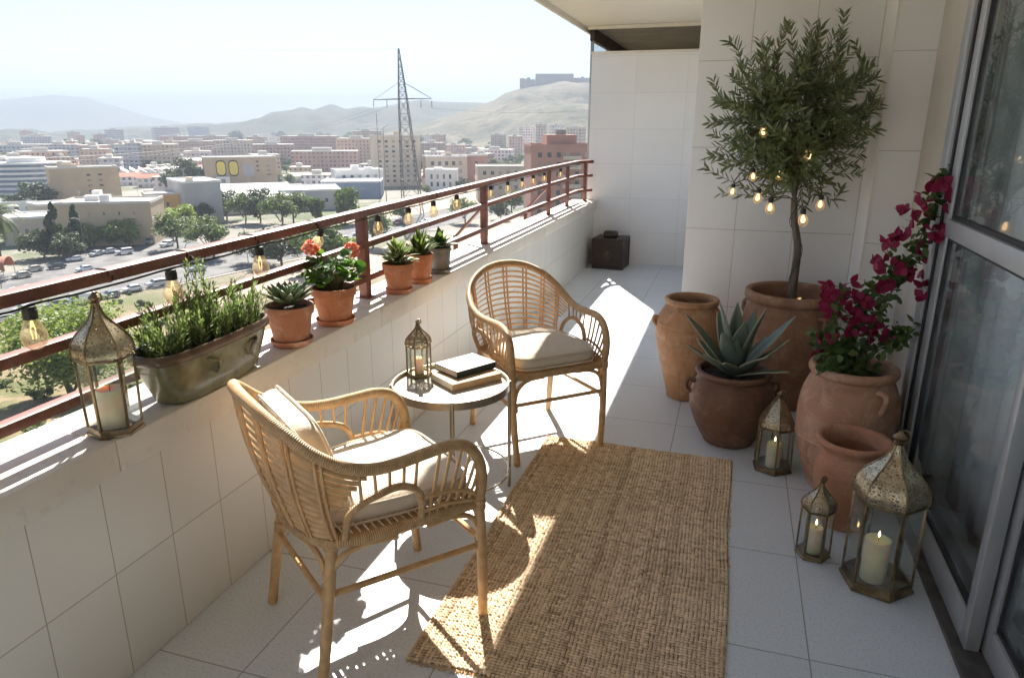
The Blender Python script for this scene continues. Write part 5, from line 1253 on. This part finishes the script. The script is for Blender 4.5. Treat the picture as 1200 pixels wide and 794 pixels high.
for q in range(10):
    x0 = -b.w/2 + b.w*q/10; x1 = x0 + b.w/10 - .1; h = b.h; m = MB(); m.add([(x0,-.3,h+.3),(x1,-.3,h+.3),(x1,30,h+.3),(x0,30,h+.3),(x0,-.3,h+3.4),(x0,30,h+3.4)], [(0,1,4),(1,2,5,4),(2,3,5),(0,4,5,3),(0,3,2,1)]); m.build('saw_tooth_roof', M['b_roofw'], b.t, smooth=False)
# salmon apartment block by the partition
b = B_('salmon_apartments', 'salmon brick apartment block with balconies beside the far end of the railing', 622, 716, 268, 172, 22, 'b_pink', 'b_pink', yaw=.18); b.windows(8, 8, .05, .95, .05, .96, .42, .5)
b.box('penthouse', 'b_pink', -.30, .06, 3, 14, 1.01, 1.14); b.box('roof_hut', 'b_stone', -.18, -.06, 5, 9, 1.142, 1.20)
for j in range(8): b.box('balcony', 'b_cream', -.12, .10, -1.3, -.06, .05 + j*.1138, .05 + j*.1138 + .045)
b = B_('apartment_block', 'pale block standing left of the salmon apartments', 560, 622, 236, 196, 16, 'b_cream', 'b_roof', yaw=.1); b.windows(6, 4, .06, .94, .1, .94, .42, .5)
# red canopy
p = on_ground(14, 328); k = pxm(p); t = thing('canopy', 'red brown arched canopy over parked cars at the left edge', 'canopy', p, face(p) + 1.25); w = 36/k
m = MB(); n = 14; vs = []
for y in (0, 5.5):
    for i in range(n+1): a = math.pi*i/n; vs.append((-w/2*math.cos(a), y, 3.0 + 2.6*math.sin(a)))
m.add(vs, [(i, i+1, n+2+i, n+1+i) for i in range(n)]); o = m.build('canopy_roof', M['b_redroof'], t); md = o.modifiers.new('t', 'SOLIDIFY'); md.thickness = .15
for x in (-w/2, w/2):
    for y in (.2, 5.3): m = MB(); m.tube([(x,y,-.2),(x,y,3.05)], .08, 6); m.build('post', M['b_grey'], t)

# ---- distant blocks (facade pattern; far too small for separate windows)
FM = [facade('far_cream', (.52,.44,.35), (.13,.13,.14), 3.2, 3.1, .45, .5), facade('far_pink', (.46,.33,.27), (.12,.11,.12), 3.0, 3.0, .5, .45), facade('far_grey', (.42,.42,.43), (.10,.12,.15), 3.6, 3.2, .55, .5, (.62,.61,.60)), facade('far_tan', (.50,.40,.29), (.12,.11,.11), 3.4, 3.0, .4, .45), facade('far_white', (.68,.66,.62), (.14,.15,.17), 3.2, 3.1, .5, .5, (.74,.72,.70))]
CN = ['cream', 'pinkish', 'grey', 'tan', 'white']
def far(u0, u1, vb, vt, ci, dep=15, yaw=0.0, label=None, z=None, group='distant apartment blocks'):
    um = (u0+u1)/2; p = gp(um, vb, ZC if z is None else z); k = pxm(p); w = (u1-u0)/k; h = max(4, at_r(um, vt, math.hypot(p.x,p.y)).z - p.z)
    t = thing('apartment_block', label or 'hazy ' + ('slim ' if w < h*.75 else 'long low ' if w > h*1.8 else '') + CN[ci] + ' apartment block ' + spot(um, vb), 'building', p, face(p) + yaw, group)
    MB().box(-w/2, w/2, 0, dep, -2, h).build('wall', FM[ci], t, smooth=False)
    m = MB(); m.box(-w/2 - .2, w/2 + .2, -.2, dep + .2, h + .01, h + .7); m.box(-w*.2, w*.1, dep*.3, dep*.7, h + .71, h + 3); m.build('roof', M['b_roof'], t, smooth=False); return t
for a in [(52,92,192,170,2),(0,46,190,170,2),(96,126,196,171,1),(120,142,206,186,2),(138,152,200,170,2),(152,168,200,168,2),(170,206,200,170,3),(206,212,198,166,0),(190,222,178,160,1),(218,246,196,178,2),(212,262,188,166,1),(255,298,190,165,0),(232,270,182,160,0),(128,146,172,152,2),(184,212,170,150,2),(222,246,166,149,2),(30,60,176,160,2),(300,345,196,170,1),(330,395,188,160,1),(345,420,205,178,1),(395,442,195,163,3),(415,448,182,154,0),(300,330,208,182,3),(150,186,186,166,1),(262,292,206,192,2),(355,392,222,206,4),(560,600,196,176,4),(596,612,186,160,0),(612,626,184,150,4),(628,640,186,146,0),(644,656,186,148,4),(662,680,190,150,0),(575,590,180,158,0),(520,545,186,170,0),(505,520,178,158,3)]:
    far(*a, yaw=r.uniform(-.4,.4))
for k in range(95):
    u = r.uniform(-10, 700); vb = r.choice((r.uniform(163,176), r.uniform(166,200), r.uniform(170,215))); p = gp(u, vb); kk = pxm(p); w = r.uniform(9,30)*kk; hh = r.uniform(7, 20 if vb > 180 else 27)*kk
    if 240 < u < 330 and vb > 195: continue
    if 440 < u < 500 and vb > 190: continue
    far(u - w/2, u + w/2, vb, vb - hh, r.randrange(5), r.uniform(9,16), r.uniform(-.7,.7))

# low houses filling the town, each with a tiled or flat roof
for k in range(70):
    u = r.uniform(0, 640); vb = r.uniform(184, 226)
    if (240 < u < 350 and vb > 192) or (440 < u < 512) or (55 < u < 150 and vb > 196) or (395 < u < 455 and vb > 205): continue
    p = gp(u, vb); w = r.uniform(8, 16); h = r.uniform(4, 8.5); dep = r.uniform(8, 13); ci = r.randrange(5); pit = r.random() < .5
    t = thing('town_house', 'small ' + CN[ci] + (' house with a pitched tiled roof' if pit else ' house with a flat roof') + ' ' + spot(u, vb), 'building', p, face(p) + r.uniform(-.7,.7), 'low houses in the town')
    MB().box(-w/2, w/2, 0, dep, -1, h).build('wall', FM[ci], t, smooth=False); m = MB()
    if pit: m.add([(-w/2-.4,-.4,h+.02),(w/2+.4,-.4,h+.02),(w/2+.4,dep+.4,h+.02),(-w/2-.4,dep+.4,h+.02),(-w/2-.4,dep/2,h+2.2),(w/2+.4,dep/2,h+2.2)], [(0,3,2,1),(0,1,5,4),(2,3,4,5),(0,4,3),(1,2,5)])
    else: m.box(-w/2-.2, w/2+.2, -.2, dep+.2, h+.01, h+.5); m.box(-w*.3, -w*.05, dep*.4, dep*.8, h+.51, h+2.4); m.tube([(w*.2,dep*.5,h+.5),(w*.2,dep*.5,h+3.2)], .08, 5)
    m.build('roof', M['b_redroof' if pit and k % 3 else 'b_roof'], t, smooth=False)

# ---- pylon and poles
M['steel'] = pbr('galvanised_steel', (.16,.155,.15), (.21,.20,.19), 1, 3, rough=.6, metal=.4)
p = gp(484, 252); k = pxm(p); rr = math.hypot(p.x, p.y); t = thing('electricity_pylon', 'tall steel lattice electricity pylon standing against the hazy hills', 'pylon', p, face(p) + .15)
zt_ = at_r(463, 57, rr).z - p.z; za = at_r(468, 116, rr).z - p.z; zb_ = at_r(468, 97, rr).z - p.z
lean = -3.2
def cor(z, i):
    hw = lerp_tab(z, [0, za, zt_], [3.9, 1.6, .18]); sx = (-1,1,1,-1)[i]; sy = (-1,-1,1,1)[i]; return Vector((sx*hw + lean*z/zt_, sy*hw, z))
m = MB()
for i in range(4):
    for a, b_ in ((0, za), (za, zt_)): m.bar(cor(a, i), cor(b_, i), .30, .30)
m.build('tower_leg', M['steel'], t, smooth=False)
zs = [0]; 
while zs[-1] < za - 2: zs.append(zs[-1] + lerp_tab(zs[-1], [0, za], [7.5, 3.2]))
zs[-1] = za; z = za
while z < zt_ - 2.2: z += 2.6; zs.append(z)
m = MB()
for a, b_ in zip(zs[:-1], zs[1:]):
    for i in range(4): j = (i+1) % 4; m.bar(cor(a,i), cor(b_,j), .13); m.bar(cor(a,j), cor(b_,i), .13); m.bar(cor(b_,i), cor(b_,j), .13)
m.build('lattice', M['steel'], t, smooth=False)
half = 32.5/k; m = MB(); cx = lean*za/zt_
for sg in (-1,1):
    e = Vector((cx + sg*half, 0, za + (-.5 if sg < 0 else .3)))
    for i in (0,1,2,3): m.bar(cor(za, i), e, .24)
    m.bar(cor(zb_, 0 if sg < 0 else 1), e, .12); m.bar(cor(zb_, 3 if sg < 0 else 2), e, .12)
m.build('cross_arm', M['steel'], t, smooth=False)
ins = []
for f in (-1,-.55,.62,1):
    x = cx + f*half; m = MB(); m.lathe([(.01,za-3.2)] + [(.16 if q % 2 else .06, za - 3.1 + q*.25) for q in range(11)] + [(.01,za-.2)], 8, (x,0,0)); m.build('insulator', M['b_black'], t); ins.append(x)
MW = t.matrix_basis
def w2(x, z): return p + Matrix.Rotation(face(p) + .15, 3, 'Z') @ Vector((x, 0, z))
M['wire'] = pbr('wire', (.05,.05,.055), None, rough=.6)
def wire(a, b_, sag, label, rad=.05):
    pts = []
    for i in range(41): q = i/40; c = a.lerp(b_, q); c.z -= sag*4*q*(1-q); pts.append(c)
    m = MB(); m.tube(pts, rad, 5); o = m.build('power_line', M['wire']); tag(o, label, 'cable', 'overhead power lines')
wire(w2(lean, zt_), at_r(-160, 55, 110), 0.6, 'thin earth wire running left across the sky from the pylon top', .035)
wire(w2(ins[0], za - 3.3), at_r(-150, 188, 130), 5.0, 'overhead cable sagging left from the pylon arm in front of the distant town', .05)
wire(w2(ins[1], za - 3.3), at_r(-150, 192, 190), 6.0, 'overhead cable from the inner end of the pylon arm to the left', .05)
wire(w2(ins[3], za - 3.3), at_r(900, 95, 330), 6.0, 'overhead cable running right from the pylon arm', .045)
for (u, vb, vt, lab) in ((446,232,133,'thin tall pole left of the pylon'),(453,236,150,'lamp pole with a bent arm left of the pylon')):
    p2 = gp(u, vb); h = at_r(u, vt, math.hypot(p2.x, p2.y)).z - p2.z; t = thing('utility_pole', lab, 'pole', p2, face(p2)); m = MB(); m.tube([(0,0,-.5),(0,0,h)], [.22,.12], 8); m.build('mast', M['steel'], t)
    if 'arm' in lab: m = MB(); m.tube(spline([(0,0,h-.3),(1,0,h+.6),(3,0,h+1.4)], 4), .1, 6); m.build('lamp_arm', M['steel'], t)
# street lamps
def lamp(u, vb, hpx, label, sg=-1):
    p2 = on_ground(u, vb); h = hpx/pxm(p2); t = thing('street_lamp', label, 'street lamp', p2, face(p2), 'street lamps by the road'); m = MB(); m.tube(spline([(0,0,-.3),(0,0,h*.6),(0,0,h*.85),(sg*.5,0,h*.97),(sg*1.8,0,h)], 5), .09, 7); m.build('lamp_post', M['steel'], t)
    m = MB(); m.box(sg*1.8 - .35, sg*1.8 + .35, -.14, .14, h - .1, h + .06); m.build('lamp_head', M['b_grey'], t, bevel=.04)
lamp(101, 300, 44, 'curved street lamp beside the conifers'); lamp(2, 338, 62, 'street lamp beside the palm tree', 1); lamp(292, 318, 52, 'street lamp behind the third hanging bulb'); lamp(222, 330, 46, 'street lamp at the bend of the road', 1); lamp(592, 262, 34, 'street lamp seen through the far railing'); lamp(422, 262, 40, 'street lamp left of the pylon foot', 1)

# ---- cars
M['tyre'] = pbr('tyre', (.02,.02,.02), None, rough=.8); M['car_glass'] = pbr('car_glass', (.02,.025,.03), None, rough=.08, spec=.8); M['hub'] = pbr('hub', (.4,.4,.42), None, rough=.35, metal=.8)
CP = {}
for n, c in (('white',(.75,.75,.74)),('silver',(.45,.46,.48)),('dark',(.04,.045,.055)),('beige',(.50,.44,.36)),('grey',(.20,.21,.22)),('red',(.35,.04,.03))): M['car_'+n] = pbr('car_'+n, c, None, rough=.28, spec=.5, Coat_Weight=.6)
PROF = {'hatch': (4.1,1.75,[(-2.05,.35),(-2.05,.75),(-1.95,.88),(-1.0,1.0),(-.45,1.42),(1.05,1.48),(1.75,1.02),(2.02,.92),(2.05,.35)],[(-.95,1.0),(-.45,1.38),(1.0,1.44),(1.62,1.02)]),
        'suv': (4.6,1.85,[(-2.3,.42),(-2.3,.95),(-2.2,1.08),(-1.15,1.15),(-.6,1.70),(1.9,1.76),(2.22,1.15),(2.3,.42)],[(-1.05,1.16),(-.58,1.64),(1.85,1.69),(2.1,1.18)]),
        'van': (5.2,1.95,[(-2.6,.42),(-2.6,.95),(-2.35,1.15),(-1.75,2.0),(-1.5,2.1),(2.55,2.1),(2.6,.42)],[(-2.2,1.18),(-1.72,1.92),(-1.5,1.98),(-.6,1.98),(-.6,1.18)])}
def car(kind, colr, u, vb, label, yaw):
    p2 = on_ground(u, vb); p2.z += .06; t = thing('parked_car', label, 'car', p2, face(p2) + yaw, 'cars on the road below')
    L, W, body, win = PROF[kind]
    def ext(poly, w, mat, nm, bev):
        m = MB(); n = len(poly); m.add([(x,-w/2,z) for x, z in poly] + [(x,w/2,z) for x, z in poly], [tuple(range(n)), tuple(range(n, 2*n))[::-1]] + [(i, n+i, n+(i+1) % n, (i+1) % n) for i in range(n)]); return m.build(nm, mat, t, bevel=bev, ang=30)
    ext(body, W, M['car_'+colr], 'body', .07); ext(win, W + .012, M['car_glass'], 'side_window', .02)
    fr = [b_ for b_ in body]; xw0, zw0 = win[0]; xw1, zw1 = win[1]
    m = MB(); d = Vector((xw1-xw0, 0, zw1-zw0)).normalized(); nn = Vector((-d.z, 0, d.x))*.10; a = Vector((xw0,0,zw0)) + nn; b_ = Vector((xw1,0,zw1)) + nn
    m.bar(a, b_, W*.8, .03, up=(0,1,0)) if False else m.add([(a.x,-W*.42,a.z),(a.x,W*.42,a.z),(b_.x,W*.38,b_.z),(b_.x,-W*.38,b_.z)], [(0,1,2,3)]); m.build('windscreen', M['car_glass'], t)
    for x in (-L*.31, L*.30):
        for y in (-W/2 + .08, W/2 - .08):
            Mx = Matrix.Translation((x, y, .33)) @ Matrix.Rotation(RAD(90), 4, 'X'); m = MB(); m.lathe([(.01,-.10),(.33,-.10),(.34,-.06),(.34,.06),(.33,.10),(.01,.10)], 16); m.v = [tuple(Mx @ Vector(q)) for q in m.v]; wh = m.build('wheel', M['tyre'], t)
            m = MB(); m.lathe([(.01,-.108),(.19,-.108),(.19,.108),(.01,.108)], 12); m.v = [tuple(Mx @ Vector(q)) for q in m.v]; m.build('hubcap', M['hub'], wh)
    for y in (-W*.36, W*.36): m = MB(); m.box(-L/2 - .02, -L/2 + .05, y - .16, y + .16, .62, .76); m.build('headlight', M['b_white'], t); m = MB(); m.box(L/2 - .05, L/2 + .02, y - .14, y + .14, .68, .86); m.build('tail_light', M['car_red'], t)
for a in [('hatch','white',100,318,'white hatchback crossing the middle of the car park',.3),('hatch','dark',67,315,'dark car left of the white hatchback',.2),('hatch','silver',113,300,'small silver car behind the white hatchback',.9),('suv','white',146,298,'white off road car by the beige wall',.25),('van','grey',178,286,'grey van at the bend of the road',1.2),('hatch','dark',167,280,'dark car at the end of the beige wall',1.0),('hatch','beige',26,326,'beige car beside the red canopy',.2),
          ('van','white',96,356,'white van parked along the near kerb',.25),('suv','grey',66,362,'grey car parked behind the white van',.3),('hatch','silver',30,366,'silver car parked along the near kerb, left of the grey one',.35),('hatch','white',4,378,'white car parked along the near kerb at the left edge',.3),('hatch','silver',232,318,'silver car on the road above the top rail',.2),('suv','dark',318,302,'dark car in the shade of the spreading tree',.3),('hatch','silver',345,297,'silver car in the shade right of the dark one',.3),
          ('hatch','grey',130,349,'grey car along the near kerb right of the white van',.35),('hatch','white',156,342,'white car along the near kerb, second right of the white van',.35),('suv','silver',184,336,'silver car along the near kerb behind the rosemary',.35),('hatch','beige',40,318,'beige car in the upper row beside the conifers',.25),('hatch','white',88,306,'white car in the upper row under the street lamp',.25),('hatch','silver',128,297,'silver car in the upper row under the yellow green trees',.25),('suv','white',196,289,'white car at the road bend beside the grey van',.9),('hatch','red',210,300,'red car under the grey green tree',.5),('hatch','white',362,293,'white car between the silver and dark ones behind the geranium',.3),('hatch','silver',402,282,'silver car between the dark and white ones behind the geranium',.3),('hatch','dark',442,270,'dark car under the string lights before the pylon',.3),('hatch','white',522,256,'white car right of the silver one past the pylon',.3),('suv','grey',562,244,'grey car on the far road between the white and grey ones',.3),
          ('hatch','dark',384,286,'dark car on the road behind the coral flowers',.3),('hatch','white',420,276,'white car left of the second railing post',.2),('hatch','red',466,262,'red car near the pylon foot',.2),('suv','silver',500,262,'silver car right of the pylon foot',.3),('hatch','white',540,246,'white car on the far road under the string lights',.3),('hatch','grey',590,242,'grey car on the far road near the salmon block',.3)]: car(*a)

# ---- hills
def ridge(name, label, prof, rp, r0, back, c1, c2, c3, seed, amp):
    us = [q[0] for q in prof]; vv = [q[1] for q in prof]; NU = 220; NR = 46; vs = []; fs = []
    from mathutils import noise as mn
    for i in range(NU + 1):
        u = us[0] + (us[-1]-us[0])*i/NU; v = lerp_tab(u, us, vv); top_ = at_r(u, v, rp); az = Vector((top_.x, top_.y, 0)).normalized()
        for j in range(NR + 1):
            q = j/NR; rr = r0 + (rp + back - r0)*q
            if rr <= rp: s = (rr - r0)/(rp - r0); z = ZC - 1.2 + (top_.z - ZC + 1.2)*(s*s*(3 - 2*s)*.45 + s*.55); env = math.sin(math.pi*min(1, s))**.7
            else: s = (rr - rp)/back; z = top_.z + (ZC - 1.2 - top_.z)*(s*s*(3-2*s)); env = math.sin(math.pi*s)
            P_ = az*rr; z += amp*env*mn.fractal(Vector((P_.x/rp*6 + seed, P_.y/rp*6, 0)), 1.0, 2.0, 5)*(0 if abs(rr - rp) < 1 else 1)
            vs.append((P_.x, P_.y, max(z, ZC - 1.2)))
    for i in range(NU):
        for j in range(NR): a = i*(NR+1) + j; fs.append((a, a+1, a+NR+2, a+NR+1))
    t = NT(name); pos = t.n('ShaderNodeNewGeometry').outputs['Position']; col = t.mix(t.ramp(t.noise(pos, 9/rp*2, 7, .62), .42, .58), c1, c2); col = t.mix(t.math('MULTIPLY', t.ramp(t.noise(pos, 40/rp*2, 6, .65), .5, .64), .75), col, c3)
    m = MB(); m.add(vs, fs); o = m.build(name, t.done(t.bsdf(col, .95, 0, t.bump(t.noise(pos, 60/rp, 8, .7), .8, 8.0), .1)), ang=180); tag(o, label, 'hill', kind='structure')
ridge('hills', 'bare hill rising on the right with the fortress on its crest', [(420,168),(470,156),(507,143),(530,134),(552,128),(580,117),(590,110),(605,105.5),(620,103),(640,101),(660,100),(690,100),(740,104),(830,122),(980,152),(1050,165)], 1900, 850, 700, (.17,.145,.095), (.105,.10,.065), (.045,.058,.034), 3.1, 44)
ridge('hills', 'long blue green ridge running across behind the town', [(-340,166),(-100,163),(0,162),(60,159),(100,156),(150,153),(230,151),(285,148),(330,137.5),(355,131.5),(362,133),(373,126.5),(390,123),(406,128),(434,126.5),(457,123.5),(479,118.5),(495,116),(510,118.5),(564,120),(620,128),(760,140),(900,160)], 3000, 1700, 900, (.06,.075,.045), (.09,.085,.058), (.035,.048,.028), 8.4, 60)
ridge('hills', 'very pale mountain far away at the left', [(-500,150),(-300,128),(-100,120),(0,117),(60,111),(100,114),(140,126),(180,138),(230,146),(300,150),(420,152)], 5900, 4900, 600, (.15,.155,.12), (.17,.165,.13), (.11,.12,.09), 5.5, 25)
# fortress on the crest
rf = 1890; c0 = at_r(650, 100, rf); t = thing('hilltop_fortress', 'ruined stone fortress along the crest of the hill', 'fortress', (c0.x, c0.y, c0.z - 14), face(c0)); kf = pxm(c0)
def fpart(nm, u0, u1, vt, dep, y0=0):
    x0 = (u0 - 650)/kf; x1 = (u1 - 650)/kf; h = (103.5 - vt)/kf + 10.6; m = MB(); m.box(x0, x1, y0, y0 + dep, -8, h)
    n = max(2, int((x1 - x0)/7))
    for i in range(n): a = x0 + (x1-x0)*(i + .15)/n; m.box(a, a + (x1-x0)*.5/n, y0 + .3, y0 + dep - .3, h + .01, h + 1.1)
    m.build(nm, M['b_stone'], t, smooth=False)
fpart('tower', 609, 615.5, 94.5, 16); fpart('curtain_wall', 615.8, 627, 95.5, 8, 3); fpart('tower', 617, 621, 93, 12, 12); fpart('keep_wall', 627.3, 672, 89.5, 34, -2); fpart('curtain_wall', 672.3, 706, 94, 14, 1); fpart('tower', 681, 684, 92, 8, 16)
r2 = random.Random(12)
for k in range(26):
    u = r2.uniform(430, 520) if k % 2 else r2.uniform(530, 690); tree('dark', u, r2.uniform(176,184), r2.uniform(8,13), 'dark hazy tree at the foot of the hills ' + ('behind the pylon' if k % 2 else 'below the fortress'), 1.6, group='trees at the foot of the hill')

# ---- haze
m = MB(); S = 6900; m.box(-S, S, -S, S, ZC - 4.0, 296); hz = m.build('haze', None, smooth=False); hz['kind'] = 'stuff'; hz['label'] = 'thin warm haze hanging over the whole town and hills'; hz['category'] = 'haze'
t = bpy.data.materials.new('haze'); t.use_nodes = True; t.node_tree.nodes.clear(); om = t.node_tree.nodes.new('ShaderNodeOutputMaterial'); pv = t.node_tree.nodes.new('ShaderNodeVolumePrincipled')
pv.inputs['Color'].default_value = (.40,.455,.54,1); pv.inputs['Density'].default_value = HAZE; pv.inputs['Anisotropy'].default_value = HAZE_G
t.node_tree.links.new(pv.outputs[0], om.inputs['Volume']); hz.data.materials.append(t)
# ------------------------------------------------------------------ light, sky, camera
el = math.asin(SUNV.z); az = math.atan2(SUNV.x, SUNV.y)
su = bpy.data.lights.new('sun', 'SUN'); su.energy = SUN_E; su.angle = RAD(.5); su.color = (1.0, .95, .87)
so = bpy.data.objects.new('sun', su); COL.objects.link(so); so.rotation_euler = (-SUNV).to_track_quat('-Z', 'Y').to_euler()
w = bpy.data.worlds.new('World'); scene.world = w; w.use_nodes = True; nt = w.node_tree; nt.nodes.clear()
sk = nt.nodes.new('ShaderNodeTexSky'); sk.sky_type = 'NISHITA'; sk.sun_disc = False; sk.sun_elevation = el; sk.sun_rotation = az; sk.altitude = 100; sk.air_density = .75; sk.dust_density = .2; sk.ozone_density = 1.0
bg = nt.nodes.new('ShaderNodeBackground'); bg.inputs[1].default_value = SKY_S; ow = nt.nodes.new('ShaderNodeOutputWorld')
tcw = nt.nodes.new('ShaderNodeTexCoord'); mpw = nt.nodes.new('ShaderNodeMapping'); mpw.inputs['Scale'].default_value = (3.0, 3.0, 11.0); nzw = nt.nodes.new('ShaderNodeTexNoise'); nzw.inputs['Scale'].default_value = 1.1; nzw.inputs['Detail'].default_value = 7; nzw.inputs['Roughness'].default_value = .6
mrw = nt.nodes.new('ShaderNodeMapRange'); mrw.interpolation_type = 'SMOOTHSTEP'; mrw.inputs[1].default_value = .46; mrw.inputs[2].default_value = .78; mrw.inputs[4].default_value = .32
mxw = nt.nodes.new('ShaderNodeMix'); mxw.data_type = 'RGBA'; mxw.inputs[7].default_value = (6.0, 6.2, 6.3, 1)      # thin veil of high cloud
nt.links.new(tcw.outputs['Generated'], mpw.inputs[0]); nt.links.new(mpw.outputs[0], nzw.inputs['Vector']); nt.links.new(nzw.outputs[0], mrw.inputs[0]); nt.links.new(mrw.outputs[0], mxw.inputs[0]); nt.links.new(sk.outputs[0], mxw.inputs[6]); nt.links.new(mxw.outputs[2], bg.inputs[0]); nt.links.new(bg.outputs[0], ow.inputs[0])
cd = bpy.data.cameras.new('camera'); cd.sensor_width = 36; cd.lens = 36*FPX/1200; cd.clip_start = .05; cd.clip_end = 20000
co = bpy.data.objects.new('camera', cd); COL.objects.link(co)
mw = ROT.to_4x4(); mw.translation = CAM; co.matrix_world = mw; scene.camera = co
vs_ = scene.view_settings; vs_.view_transform = 'Standard'; vs_.look = 'None'; vs_.exposure = EXPO; vs_.gamma = 1.0; vs_.use_curve_mapping = False
scene.render.engine = 'CYCLES'; c = scene.cycles
c.use_denoising = True; c.denoiser = 'OPENIMAGEDENOISE'; c.max_bounces = 12; c.diffuse_bounces = 9; c.glossy_bounces = 4; c.transmission_bounces = 6; c.transparent_max_bounces = 24; c.volume_bounces = 1
c.caustics_reflective = False; c.caustics_refractive = False; c.sample_clamp_indirect = 6.0; c.use_adaptive_sampling = True; c.adaptive_threshold = .012
